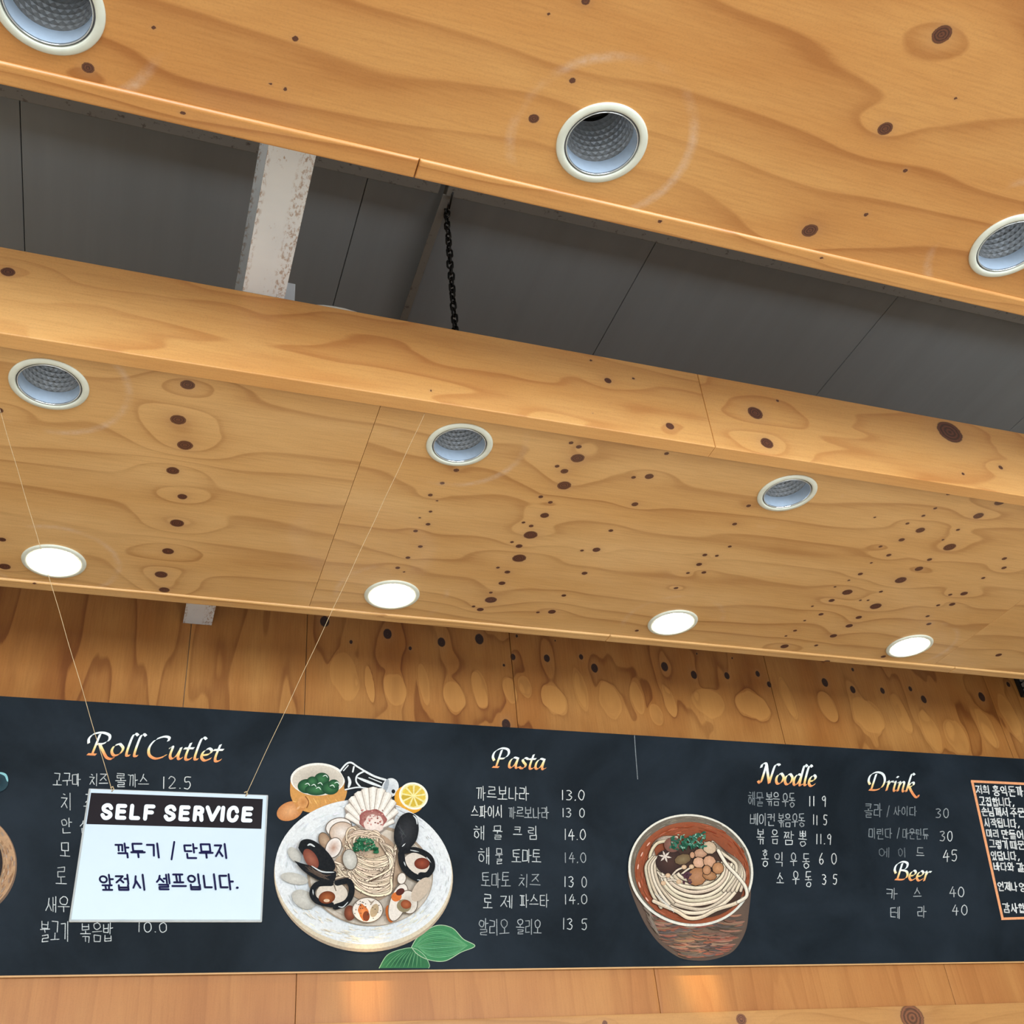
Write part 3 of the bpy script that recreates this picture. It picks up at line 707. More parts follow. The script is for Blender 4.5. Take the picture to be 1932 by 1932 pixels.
def syllable(ch):
    c = ord(ch) - 0xAC00; a, b, d = CHO[c // 588], JUNG[c % 588 // 28], JONG[c % 28]; out = []
    lo = .40 if d else 0.
    if b in VV_:
        out += fit(CON[a], .06, lo + (.14 if not d else .1), .56, .92); out += fit(VV_[b], .66, lo if d else .0, 1., 1.02)
    elif b in HV:
        mid = lo + (1 - lo) * (.42 if not d else .36)
        out += fit(CON[a], .16, mid + .05, .84, 1.); out += fit(HV[b], 0., lo + (.02 if not d else .03), 1., mid)
    else:
        h, v = MIXV[b]; mid = lo + (1 - lo) * .4
        out += fit(CON[a], .08, mid + .06, .56, .98); out += fit(HV[h], .0, lo + .05, .64, mid); out += fit(VV_[v], .72, lo, 1., 1.02)
    if d: out += fit([GF] if d == 'ㄱ' else CON[d] if d != 'ㄲ' else [[(x * .45 + o, y) for x, y in GF] for o in (0, .55)], .2, 0., .86, .31)
    return out
DIG = {'0': [circ(.5, .5, .42, .5)], '1': [[(.5, 1), (.5, 0)]], '2': [[(.08, .8), (.3, 1), (.7, .95), (.8, .7), (.4, .25), (.08, 0), (.9, .02)]], '3': [[(.1, .95), (.55, 1), (.8, .78), (.4, .55), (.85, .35), (.6, .02), (.08, .06)]],
       '4': [[(.55, 1), (.05, .35), (.95, .38)], [(.68, .75), (.66, -.05)]], '5': [[(.9, 1), (.25, .98), (.2, .58), (.65, .6), (.82, .3), (.55, 0), (.1, .06)]], '6': [[(.6, 1), (.2, .55), (.12, .2), (.45, 0), (.8, .2), (.6, .45), (.2, .35)]],
       '9': [[(.8, .75), (.55, 1), (.2, .85), (.25, .6), (.6, .6), (.8, .85), (.75, .4), (.7, -.05)]], '.': [[(.42, .0), (.55, .02)]], '/': [[(.8, 1.05), (.2, -.05)]], ',': [[(.5, .08), (.4, -.15)]]}
SMOOTHD = '23569'
def write(fl, text, x0, x1, yt, yb, wd, col, jit=.03, slope=0., slant=0.):
    """letters of text spread between x0 and x1 (picture survey of that surface), tops at yt, feet at yb"""
    n = len(text); wsum = sum({'.': .45, '/': .6, '1': .6, ' ': .8}.get(c, 1.) for c in text); X = x0; fl.lay += fl.step
    for ch in text:
        cw = (x1 - x0) / wsum * {'.': .45, '/': .6, '1': .6, ' ': .8}.get(ch, 1.)
        if ch != ' ':
            st = syllable(ch) if ord(ch) >= 0xAC00 else DIG[ch]
            pad = cw * (.07 if ord(ch) >= 0xAC00 else .12)
            jx, jy = random.uniform(-jit, jit), random.uniform(-jit, jit)
            for s_ in st:
                q = []
                for px, py in s_:
                    ax = X + pad + (px + jx + random.uniform(-jit, jit)) * (cw - 2 * pad)
                    ay = yb + (yt - yb) * (py + jy + random.uniform(-jit, jit)) + slope * (ax - x0)
                    q.append((ax + slant * (yb - ay), ay))
                q_ = random.uniform(.86, 1.04); c2 = tuple(int(v * q_) for v in col)
                fl.rib(q, wd, tuple(min(255, v) for v in c2), smooth=(len(q) > 10 or ch in SMOOTHD), lay=False)
        X += cw

# broad-nib script capitals for the headings
FT = [(.02, .0), (.34, .0)]
SCRIPT = {
 'R': (.86, [[(.36, .96), (.28, .5), (.19, .0)], FT, [(.0, .5), (-.02, .72), (.12, .94), (.42, 1.03), (.70, .93), (.72, .70), (.52, .52), (.30, .49)], [(.40, .5), (.56, .2), (.74, -.10), (.92, -.16), (1.0, -.08)]]),
 'P': (.80, [[(.36, .94), (.28, .5), (.19, .0)], FT, [(.06, .34), (-.04, .56), (.04, .84), (.34, 1.03), (.66, .97), (.72, .72), (.54, .50), (.30, .47)]]),
 'B': (.84, [[(.36, .94), (.28, .5), (.19, .0)], [(.06, .34), (-.04, .56), (.04, .84), (.34, 1.03), (.64, .97), (.66, .74), (.48, .56), (.32, .54)], [(.40, .55), (.68, .48), (.74, .22), (.54, .02), (.06, .0)]]),
 'D': (1.05, [[(.36, .92), (.28, .5), (.19, .04)], [(.08, .30), (-.04, .52), (.04, .84), (.38, 1.03), (.76, .93), (.92, .58), (.80, .20), (.48, .01), (.06, .0)]]),
 'N': (.92, [[(-.06, .10), (.04, .0), (.14, .14), (.30, .96)], [(.02, .78), (.08, .96), (.28, .99), (.42, .55), (.58, .0)], [(.58, .0), (.68, .5), (.80, .94), (1.0, 1.0), (1.04, .94)]]),
 'C': (.80, [[(.70, .80), (.72, .96), (.52, 1.0), (.22, .82), (.05, .46), (.10, .12), (.34, -.03), (.60, .06), (.72, .18)]]),
 'o': (.50, [[(.28, .56), (.09, .44), (.03, .20), (.14, .01), (.34, .10), (.43, .36), (.28, .56)]]),
 'l': (.29, [[(.40, .98), (.30, 1.06), (.20, .92), (.10, .30), (.10, .04), (.22, .05)]]),
 'u': (.53, [[(.0, .48), (.11, .55), (.06, .16), (.14, .0), (.30, .16), (.42, .52)], [(.42, .55), (.36, .12), (.42, .0), (.53, .08)]]),
 't': (.36, [[(.22, .78), (.12, .28), (.12, .03), (.22, .0), (.34, .09)], [(.0, .51), (.36, .54)]]),
 'e': (.44, [[(.06, .24), (.28, .30), (.38, .46), (.26, .57), (.08, .40), (.04, .15), (.18, .0), (.40, .12)]]),
 'a': (.56, [[(.42, .52), (.22, .56), (.06, .36), (.04, .08), (.16, .01), (.32, .2), (.43, .54)], [(.43, .55), (.37, .12), (.43, .0), (.55, .09)]]),
 's': (.40, [[(.38, .50), (.24, .57), (.11, .47), (.17, .34), (.29, .20), (.24, .04), (.10, .0), (-.02, .08)]]),
 'd': (.56, [[(.42, .52), (.22, .56), (.06, .36), (.04, .08), (.16, .01), (.32, .2), (.43, .54)], [(.68, .98), (.58, 1.06), (.49, .92), (.38, .14), (.43, .0), (.55, .09)]]),
 'r': (.40, [[(.0, .48), (.11, .55), (.09, .30), (.04, .0)], [(.09, .30), (.22, .52), (.40, .54)]]),
 'i': (.27, [[(.02, .48), (.12, .54), (.07, .12), (.13, .0), (.25, .09)], [(.13, .80), (.19, .83), (.25, .80)]]),
 'n': (.52, [[(.0, .48), (.11, .55), (.09, .30), (.04, .0)], [(.09, .30), (.24, .54), (.37, .50), (.33, .12), (.39, .0), (.51, .09)]]),
 'k': (.55, [[(.40, .98), (.30, 1.06), (.20, .92), (.04, .0)], [(.10, .26), (.26, .52), (.40, .55), (.42, .42), (.28, .32), (.14, .28)], [(.18, .30), (.36, .02), (.60, -.24), (.76, -.28), (.80, -.14)]])}
def heading(fl, text, x0, x1, base0, base1, cap):
    tot = sum(SCRIPT[c][0] if c != ' ' else .25 for c in text); sx = (x1 - x0) / tot; X = x0; fl.lay += fl.step
    for ch in text:
        if ch == ' ': X += .25 * sx; continue
        adv, sts = SCRIPT[ch]
        def gr(p):
            b = base0 + (base1 - base0) * (p[0] - x0) / (x1 - x0); t = max(0., min(1., (b - p[1]) / cap))
            a, b2, c = (238, 150, 96), (250, 226, 150), (240, 250, 252)
            return tuple(int(a[i] + (b2[i] - a[i]) * min(1, t * 3.4)) if t < .294 else int(b2[i] + (c[i] - b2[i]) * min(1, (t - .294) * 4)) for i in range(3))
        for s_ in sts:
            pts = []
            for px, py in s_:
                ax = X + (px + .14 * (py - .3)) * sx; b = base0 + (base1 - base0) * (ax - x0) / (x1 - x0); pts.append((ax, b - py * cap))
            fl.rib(pts, cap * .038, (255, 255, 255), True, grad=gr, nib=(cap * .044, -cap * .029), lay=False)
        X += adv * sx

# ------------------------------------------------------------------ the chalk menu board (leans out 10 degrees at the top)
TILT = R3(10)
zb0 = at_y(966, 1827.5, YW - .016).z
BO = Vector((0, YW - .018, zb0)); BU = Vector((0, -math.sin(TILT), math.cos(TILT))); BN = Vector((0, -math.cos(TILT), -math.sin(TILT)))
def on_board(px, py):
    d = ray(px, py); k = (BO - CAM).dot(BN) / d.dot(BN); return CAM + d * k
top_v = (on_board(966, 1372.5) - BO).dot(BU)
mb = thing('menu_board', 'long dark chalk menu board leaning out from the back wall', 'menu board', BO)
bxs = [-1.6 * S, 5.3 * S]
def bpt(x_, v_, d): return Vector((x_, BO.y, BO.z)) + BU * v_ + BN * d
vv = [bpt(x_, v_, d) for d in (0, -.012) for x_, v_ in ((bxs[0], 0), (bxs[1], 0), (bxs[1], top_v), (bxs[0], top_v))]
from_py('panel', vv, [(0, 1, 2, 3), (7, 6, 5, 4), (0, 4, 5, 1), (1, 5, 6, 2), (2, 6, 7, 3), (3, 7, 4, 0)], M_BOARD, mb)
vv = [bpt(x_, v_, d) for d in (.0005, -.0125) for x_, v_ in ((bxs[0], -.005), (bxs[1], -.005), (bxs[1], -.0002), (bxs[0], -.0002))]
from_py('lower_edge', vv, [(0, 1, 2, 3), (7, 6, 5, 4), (0, 4, 5, 1), (1, 5, 6, 2), (2, 6, 7, 3), (3, 7, 4, 0)], M_WOOD, mb)
cb = boxes('board_bearer', [((bxs[0] + .1, YW - .085, BO.z + top_v * .93), (bxs[1] - .1, YW - .0005, BO.z + top_v * .93 + .03))], M_WOOD, mb)

def new_flat(step=.00005, start=.0004): return Flat(on_board, BN, step, start)
CH = (205, 212, 214); CHB = (225, 230, 230); CHD = (128, 138, 144); CHM = (170, 178, 182)
def section(name, head, rows, wd=1.6):
    for h in head:
        f = new_flat(); heading(f, *h); o = f.done('menu_heading', M_PAINT, mb)
    for r in rows:
        f = new_flat(start=.0006); write(f, r[0], r[1], r[2], r[3], r[4], r[6] if len(r) > 6 else wd, r[5] if len(r) > 5 else CH, slope=r[7] if len(r) > 7 else 0.01); f.done(name, M_CHALK, mb)
section('chalk_line', [('Roll Cutlet', 166, 420, 1423, 1437, 41)],
 [('고구마', 99, 153, 1459, 1482), ('치즈', 167, 205, 1461, 1483), ('롤까스', 217, 282, 1460, 1485), ('12.5', 303, 364, 1465, 1487, CHB), ('치', 113, 138, 1497, 1527), ('즈', 156, 182, 1499, 1527),
  ('안', 114, 137, 1544, 1571), ('심', 148, 174, 1546, 1572), ('모', 112, 133, 1589, 1617), ('로', 104, 126, 1636, 1669), ('새우', 83, 133, 1692, 1721), ('불고기', 75, 132, 1738, 1776), ('볶음밥', 151, 214, 1742, 1776), ('10.0', 256, 318, 1740, 1758)])
section('chalk_line', [('Pasta', 930, 1031, 1447, 1452, 35)],
 [('까르보나라', 897, 998, 1484, 1509, CHB), ('13.0', 1056, 1105, 1491, 1509, CHB), ('스파이시', 888, 949, 1520, 1542, CHB), ('까르보나라', 957, 1036, 1523, 1544, CHM), ('13 0', 1058, 1105, 1525, 1541), ('해', 890, 915, 1558, 1584), ('물', 929, 949, 1559, 1584), ('크', 967, 985, 1560, 1578), ('림', 994, 1015, 1559, 1583), ('14.0', 1062, 1107, 1565, 1584, CHB),
  ('해', 898, 926, 1600, 1630), ('물', 934, 949, 1602, 1630), ('토마토', 964, 1022, 1603, 1628), ('14.0', 1062, 1108, 1609, 1627, CHM), ('토마토', 906, 964, 1647, 1674, CHM), ('치즈', 977, 1020, 1649, 1674, CHM), ('13 0', 1062, 1109, 1654, 1673), ('로', 911, 930, 1687, 1714), ('제', 941, 967, 1689, 1713), ('파스타', 979, 1036, 1687, 1711), ('14.0', 1062, 1110, 1688, 1705),
  ('알리오', 902, 961, 1735, 1764, CHM), ('올리오', 973, 1022, 1735, 1763, CHM), ('13 5', 1059, 1110, 1733, 1753)])
section('chalk_line', [('Noodle', 1433, 1540, 1477, 1484, 37)],
 [('해물', 1410, 1441, 1495, 1520, CHD), ('볶음', 1444, 1471, 1496, 1520, CHM), ('우동', 1475, 1500, 1497, 1522, CHM), ('11 9', 1524, 1561, 1502, 1520, CHB), ('베이컨', 1414, 1463, 1535, 1557, CHM), ('볶음우동', 1467, 1518, 1535, 1559, CHM), ('11 5', 1532, 1562, 1538, 1556, CHB),
  ('볶', 1427, 1443, 1565, 1593), ('음', 1454, 1469, 1566, 1592), ('짬', 1477, 1499, 1568, 1593), ('뽕', 1506, 1523, 1569, 1597), ('11.9', 1537, 1571, 1574, 1592, CHB), ('홍', 1436, 1450, 1604, 1635), ('익', 1460, 1479, 1609, 1635), ('우', 1490, 1504, 1609, 1634), ('동', 1513, 1528, 1611, 1638), ('6 0', 1543, 1580, 1610, 1630, CHB),
  ('소', 1464, 1479, 1647, 1668), ('우', 1494, 1508, 1644, 1669), ('동', 1518, 1532, 1645, 1673), ('3 5', 1549, 1581, 1650, 1668, CHB)])
section('chalk_line', [('Drink', 1639, 1727, 1490, 1495, 33), ('Beer', 1688, 1756, 1659, 1663, 33)],
 [('콜라', 1630, 1664, 1517, 1542, CHD), ('/', 1671, 1680, 1521, 1540, CHD), ('사이다', 1684, 1730, 1522, 1539, CHD), ('30', 1763, 1792, 1526, 1543, CHM), ('미린다', 1638, 1683, 1563, 1582, CHD), ('/', 1690, 1699, 1563, 1581, CHD), ('마운틴듀', 1702, 1752, 1564, 1583, CHD), ('30', 1771, 1799, 1568, 1586),
  ('에', 1656, 1679, 1600, 1617, (105, 115, 122)), ('이', 1693, 1711, 1600, 1617, (105, 115, 122)), ('드', 1728, 1745, 1599, 1618, CHM), ('45', 1777, 1808, 1604, 1624, CHB), ('카', 1670, 1694, 1677, 1697, CHM), ('스', 1722, 1739, 1675, 1696, CHM), ('40', 1789, 1821, 1674, 1692), ('테', 1678, 1699, 1711, 1733, CHM), ('라', 1729, 1748, 1710, 1731, CHM), ('40', 1794, 1827, 1707, 1725)])
# framed note at the right end
f = new_flat()
OR = (240, 168, 120)
fr = lambda a, b: f.rib([a, b], 4.6, OR, False, caps=False)
tl, tr_, bl = (1834, 1474), (2140, 1489), (1891.5, 1733.5)
fr((1831.7, 1474), (2140, 1489)); fr(tl, bl); fr((1889, 1733.5), (2260, 1722)); fr((2139, 1489), (2259, 1722))
f.done('note_border', M_PAINT, mb)
f = new_flat(start=.0006)
WN = (236, 240, 240)
for r in [('저희', 1841, 1868, 1482, 1497), ('홍익돈까스', 1873, 1946, 1483, 1501), ('고집합니다', 1848, 1908, 1504, 1520), ('손님께서', 1852, 1902, 1523, 1539), ('주문', 1906, 1934, 1525, 1541), ('시작됩니다', 1857, 1918, 1544, 1560), ('미리', 1861, 1886, 1565, 1579), ('만들어', 1890, 1932, 1566, 1582),
          ('그렇기', 1867, 1903, 1585, 1601), ('때문', 1906, 1934, 1587, 1602), ('있답니다', 1870, 1918, 1606, 1622), ('바다와', 1875, 1914, 1627, 1642), ('같', 1918, 1934, 1628, 1644), ('언제나', 1883, 1920, 1664, 1680), ('영', 1923, 1938, 1665, 1682), ('감사합', 1892, 1936, 1704, 1721)]:
    f = new_flat(start=.0006); write(f, r[0], r[1], r[2], r[3], r[4], 2.15, WN, .015, .03, -.15)
    if r[0] in ('고집합니다', '시작됩니다', '있답니다'): f.rib([(r[2] + 4, r[4] - 1), (r[2] + 3, r[4] + 2)], 2.4, WN, False)
    f.done('note_line', M_CHALK, mb)
f = new_flat(); f.rib([(1197, 1388), (1199.5, 1425), (1203, 1470)], 1.4, (130, 138, 142)); f.done('chalk_stroke', M_CHALK, mb)

# ---- painting: seafood pasta plate
def crop(ox, oy, s): return lambda px, py: on_board(ox + px * s, oy + py * s)
def jit(c, a=14):
    d = random.uniform(-a, a); return tuple(int(max(0, min(255, v + d + random.uniform(-3, 3)))) for v in c)
A = Flat(crop(500, 1400, 420 / 1932), BN, .00003, .0006)
rnd = random.uniform
# leaves
L1p = spline([(1270, 1780), (1330, 1690), (1480, 1595), (1620, 1612), (1720, 1710), (1820, 1770), (1700, 1825), (1560, 1900), (1420, 1890), (1320, 1840), (1270, 1780)])
L2p = spline([(990, 1962), (1060, 1850), (1180, 1800), (1290, 1790), (1380, 1850), (1425, 1930), (1420, 1962)])
A.fan((1200, 1900), L2p, (58, 118, 78), (40, 90, 62))
A.fan((1500, 1745), L1p, (70, 140, 92), (44, 108, 72))
for i in range(16):
    t = i / 15; A.rib([(1285 + 40 * t, 1780), (1400 + 40 * t, 1650 + 210 * t), (1560 + 60 * t, 1640 + 210 * t), (1760, 1765)], 7, jit((96, 160, 112), 18), taper=True)
for i in range(10): A.rib([(1010 + 38 * i, 1955), (1080 + 30 * i, 1880), (1180 + 18 * i, 1815)], 7, jit((88, 148, 100), 18), taper=True)
A.rib(L1p, 6, (180, 205, 170)); A.rib(L2p, 6, (150, 190, 150))
# sauce pot
A.ell(215, 600, 118, 80, (196, 130, 78), -22, (226, 170, 120)); 
A.poly(spline([(221, 330), (222, 470), (285, 570), (400, 614), (560, 595), (690, 505), (692, 320), (455, 300), (221, 330)]), (206, 150, 84))
for i in range(26): x0 = rnd(240, 640); A.rib([(x0, 480 + rnd(-20, 40)), (x0 + rnd(10, 40), 520 + rnd(0, 30))], 9, jit((222, 170, 100), 20), taper=True)
A.poly([(262, 535), (320, 480), (360, 520), (350, 580), (296, 622), (270, 580)], (202, 140, 82)); A.ell(330, 522, 46, 52, (214, 156, 98), 20, (190, 128, 72)); A.rib([(350, 474), (378, 520), (362, 572)], 9, (140, 86, 44)); A.rib([(300, 560), (270, 590)], 20, (224, 172, 124), taper=True)
A.ell(457, 325, 237, 142, (238, 236, 228)); A.ell(457, 332, 222, 130, (212, 204, 190), 0, (170, 160, 148))
for c in ((360, 385, 78, 62), (445, 415, 100, 50), (492, 322, 66, 55), (565, 400, 75, 58), (595, 368, 48, 42), (410, 345, 50, 45)): A.ell(*c, (26, 66, 44), 0, (66, 122, 78))
for c in ((345, 370), (400, 380), (455, 365), (500, 300), (560, 385), (600, 360), (440, 405)): A.rib([c, (c[0] + 26, c[1] - 10), (c[0] + 44, c[1] + 12)], 8, (214, 232, 220), taper=True)
# shaker
A.poly(spline([(650, 255), (700, 195), (745, 180), (860, 250), (950, 300), (1040, 330), (1115, 480), (1000, 430), (880, 410), (700, 420), (690, 330), (650, 255)]), (30, 34, 38))
for p, q in (([(650, 255), (700, 195), (745, 180), (800, 215), (865, 255)], 15), ([(865, 255), (950, 300), (1045, 330)], 18), ([(695, 415), (800, 395), (890, 405), (1010, 425)], 12), ([(800, 310), (900, 350), (1020, 395)], 24),
             ([(860, 255), (800, 290), (790, 345), (830, 395)], 14), ([(720, 300), (735, 350), (720, 400)], 26), ([(770, 215), (760, 260)], 14), ([(680, 250), (720, 205)], 9), ([(900, 310), (1010, 355)], 8)): A.rib(p, q, (226, 232, 234), taper=q > 20)
A.ell(1085, 398, 72, 84, (224, 228, 230), 20, (196, 202, 208)); A.ell(1112, 430, 16, 18, (30, 32, 36)); A.ell(1050, 380, 20, 60, (160, 168, 176), 15)
# lemon
A.ell(1250, 500, 132, 118, (226, 160, 52), 30, (238, 190, 80)); A.ell(1287, 470, 128, 116, (246, 244, 224), 25); A.ell(1287, 470, 112, 100, (236, 226, 160), 25)
for i in range(9):
    a = 2 * math.pi * i / 9 + .2; c_, s_ = math.cos(a), math.sin(a); a2 = a + .26; a1 = a - .26
    A.poly([(1287 + 16 * c_, 470 + 14 * s_), (1287 + 100 * math.cos(a1), 470 + 90 * math.sin(a1)), (1287 + 106 * c_, 470 + 95 * s_), (1287 + 100 * math.cos(a2), 470 + 90 * math.sin(a2))], jit((214, 184, 70), 14))
# plate
A.ell(853, 1168, 776, 655, (176, 158, 136), 4, (176, 158, 136), 72); A.ell(852, 1152, 774, 645, (214, 202, 178), 4, None, 72); A.ell(850, 1128, 768, 628, (226, 230, 232), 4, None, 72)
for i in range(260):
    a = rnd(0, 6.28); r = rnd(.76, .985); d = rnd(.02, .06)
    A.rib([(850 + 768 * r * math.cos(a + j * d), 1128 + 628 * r * math.sin(a + j * d)) for j in (0, 1, 2)], rnd(4, 11), jit((226, 230, 234) if math.sin(a) < .6 else (234, 228, 212), 16), taper=True)
A.ell(905, 1160, 545, 440, (168, 150, 130), 4, None, 64); A.ell(912, 1172, 528, 422, (210, 198, 182), 4, (186, 170, 152), 64)
for i in range(120):
    a = rnd(0, 6.28); r = rnd(.7, .97); d = rnd(.03, .09)
    A.rib([(912 + 525 * r * math.cos(a + j * d), 1172 + 420 * r * math.sin(a + j * d)) for j in (0, 1, 2)], rnd(4, 10), jit((196, 182, 166), 22), taper=True)
for c in ((250, 1190, 120, 48, 12), (330, 1370, 110, 75, 30), (250, 985, 45, 75, -35)): A.ell(c[0], c[1], c[2], c[3], (186, 184, 176), c[4], (206, 204, 196))
# scallop shell
ends = [(700, 640), (705, 560), (745, 490), (800, 445), (865, 415), (930, 406), (1000, 418), (1060, 455), (1105, 520), (1130, 600), (1105, 690)]
A.poly(spline([(870, 800)] + ends + [(990, 800), (870, 800)]), (150, 138, 128))
for e in ends:
    for wd, c in ((74, (168, 156, 146)), (60, (226, 220, 210)), (26, (240, 236, 228))):
        dx, dy = e[0] - 930, e[1] - 780; A.poly([(930, 780), (930 + dx * .55 - dy / 300 * wd * .35, 780 + dy * .55 + dx / 300 * wd * .35), (e[0] - dy / 330 * wd * .5, e[1] + dx / 330 * wd * .5), (e[0] + dx * .03, e[1] + dy * .03), (e[0] + dy / 330 * wd * .5, e[1] - dx / 330 * wd * .5), (930 + dx * .55 + dy / 300 * wd * .35, 780 + dy * .55 - dx / 300 * wd * .35)], c)
A.ell(925, 680, 118, 88, (150, 84, 80), 0, (190, 150, 140), wob=.04); A.ell(935, 720, 84, 84, (226, 206, 196), 0, (240, 228, 220), wob=.05)
for i in range(40): A.ell(925 + rnd(-105, 105), 665 + rnd(-70, 60), rnd(4, 10), rnd(4, 9), jit((170, 110, 104), 40), n=8)
# clams at the upper left
def shell(cx, cy, rx, ry, rot, col=(226, 218, 208), inner=None):
    A.ell(cx, cy, rx + 7, ry + 7, (104, 90, 78), rot); A.ell(cx, cy, rx, ry, col, rot, inner)
shell(632, 748, 110, 78, -10, (232, 226, 220)); shell(658, 792, 104, 88, -8, (196, 172, 152), (232, 224, 216)); shell(508, 862, 44, 68, -22, (150, 122, 98), (190, 164, 138))
shell(585, 925, 62, 88, 25, (236, 230, 224), (180, 140, 118)); 
# noodles nest
A.ell(905, 1090, 268, 300, (176, 150, 126), 0, (206, 180, 152)); A.ell(800, 880, 140, 115, (180, 156, 134)); A.ell(660, 1120, 80, 130, (186, 160, 136))
def strand(pts, wd, c):
    A.rib(pts, wd + 7, (92, 72, 58)); A.rib(pts, wd, c); 
for i in range(20):
    cx_, cy_ = rnd(740, 960), rnd(820, 900); rx, ry = rnd(50, 110), rnd(40, 80); a0 = rnd(2.6, 4.0); strand([(cx_ + rx * math.cos(a0 + j * .45), cy_ + ry * math.sin(a0 + j * .45)) for j in range(7)], 15, jit((228, 208, 184)))
for i in range(12): strand([(rnd(590, 640), rnd(1040, 1200)), (rnd(650, 700), rnd(1080, 1180)), (rnd(720, 800), rnd(1120, 1230))], 14, jit((230, 212, 188)))
for i in range(34):
    t = i / 33; y0 = 960 + 320 * t; strand([(700 + rnd(-25, 25) + 40 * t, y0 - 60), (790 + 20 * t, y0 + 20 + rnd(-12, 12)), (930, y0 + 62 + rnd(-14, 14)), (1080 - 10 * t, y0 + 20 + rnd(-20, 20)), (1130 - 50 * t, y0 - 70 + rnd(-20, 20))], 17, jit((236, 218, 192)))
for i in range(14):
    o = i * 17; strand([(985 + o * .25, 885 + o * .4), (1080 + rnd(-12, 12), 930 + o * .5), (1075 + rnd(-14, 14) - o * .1, 1060 + o * .3), (1000 - o * .6, 1190 + o * .1)], 15, jit((238, 222, 198)))
for i in range(70): A.ell(rnd(720, 1100), rnd(960, 1350), 4, 4, (60, 50, 44), n=6)
shell(722, 1030, 60, 86, -8, (176, 174, 166), (214, 212, 204))
for i in range(60):
    a, b = rnd(-1, 1), rnd(-1, 1); A.ell(858 + 98 * a, 918 + 52 * b - 30 * (1 - abs(a)), rnd(14, 26), rnd(8, 14), jit((34, 92, 62), 26), rnd(0, 180), n=9)
for i in range(26): A.ell(858 + rnd(-90, 90), 905 + rnd(-50, 50), 7, 4, jit((110, 160, 124), 20), rnd(0, 180), n=7)
# mussels
BK = (24, 27, 31)
def gloss(p, w=9): A.rib(p, w, (210, 216, 218), taper=True)
A.poly(spline([(275, 930), (300, 870), (365, 855), (445, 890), (545, 985), (595, 1085), (560, 1135), (455, 1110), (370, 1055), (300, 970), (275, 930)]), BK); A.ell(385, 1025, 52, 96, (120, 62, 50), -32, (160, 100, 80)); gloss([(355, 910), (380, 900), (420, 922)], 16)
A.poly(spline([(240, 1040), (300, 1062), (400, 1090), (500, 1130), (600, 1135), (570, 1228), (440, 1205), (320, 1130), (240, 1040)]), BK); gloss([(390, 1085), (480, 1135), (590, 1140)], 12)
for i in range(14): A.rib([(rnd(330, 400), rnd(1080, 1130)), (rnd(430, 470), rnd(1140, 1180)), (rnd(500, 570), rnd(1160, 1215))], 6, jit((84, 70, 62), 12), taper=True)
A.ell(565, 1330, 135, 105, (206, 196, 182), 0, (222, 212, 200)); A.rib([(560, 1235), (440, 1245), (395, 1320), (440, 1390), (560, 1420)], 50, BK); A.rib([(610, 1232), (710, 1220), (735, 1310), (690, 1400), (595, 1440)], 52, BK); A.rib([(580, 1240), (600, 1300)], 10, (120, 108, 96))
A.ell(522, 1358, 72, 54, (104, 52, 30), -10, (170, 96, 54)); A.ell(520, 1385, 26, 14, (220, 190, 160)); gloss([(400, 1290), (405, 1340)]); gloss([(620, 1435), (660, 1440), (705, 1395)])
A.ell(1207, 790, 104, 168, BK, 12, (52, 54, 58), wob=.012); A.rib([(1150, 930), (1160, 975)], 30, BK); gloss([(1265, 650), (1292, 680), (1300, 730)], 12); gloss([(1170, 920), (1200, 890)], 10)
for i in range(18): A.rib([(1130 + rnd(0, 40), 850 + rnd(-140, 60)), (1190 + rnd(-20, 30), 880 + rnd(-120, 40))], 5, jit((62, 64, 68), 14), taper=True)
A.ell(1290, 1075, 118, 105, (214, 204, 192), 0); A.rib([(1180, 960), (1290, 950), (1400, 1005), (1430, 1090), (1390, 1160), (1330, 1165)], 50, BK); A.rib([(1160, 985), (1180, 1085), (1250, 1165), (1365, 1215)], 60, BK)
A.ell(1340, 1066, 66, 50, (104, 44, 30), 0, (150, 74, 52)); gloss([(1240, 950), (1320, 965)]); gloss([(1185, 1050), (1200, 1090)]); gloss([(1300, 1205), (1350, 1215)]); gloss([(1380, 1010), (1420, 1060)])
# clams along the bottom
A.ell(718, 1492, 48, 66, (92, 48, 34), 0, (150, 84, 60)); shell(872, 1466, 128, 104, 0); A.poly([(870, 1375), (905, 1395), (940, 1375), (905, 1420)], (150, 136, 122)); A.ell(838, 1490, 42, 76, (190, 104, 52), -20, (224, 140, 84), wob=.05); A.ell(860, 1520, 30, 44, (120, 60, 36)); A.ell(930, 1470, 34, 60, (176, 156, 126), 20)
for i in range(26): A.ell(rnd(760, 985), rnd(1385, 1550), 5, 5, (70, 60, 52), n=6)
A.ell(1062, 1500, 34, 76, (176, 94, 44), -12); shell(1135, 1400, 68, 165, 18); shell(1225, 1398, 72, 98, -10, (222, 216, 206), (190, 178, 164)); A.ell(1120, 1352, 46, 40, (206, 112, 54), -30); A.ell(1152, 1310, 40, 28, (84, 42, 36), -30); A.ell(1185, 1430, 62, 56, (140, 128, 100)); A.ell(1202, 1418, 46, 38, (132, 66, 38), 10, (178, 102, 66)); shell(1165, 1195, 34, 46, 10)
A.ell(1330, 1290, 60, 120, (196, 180, 162), 35)
pp = A.done('pasta_painting', M_PAINT, mb); tag(pp, 'painted plate of seafood pasta with sauce pot, shaker and lemon')

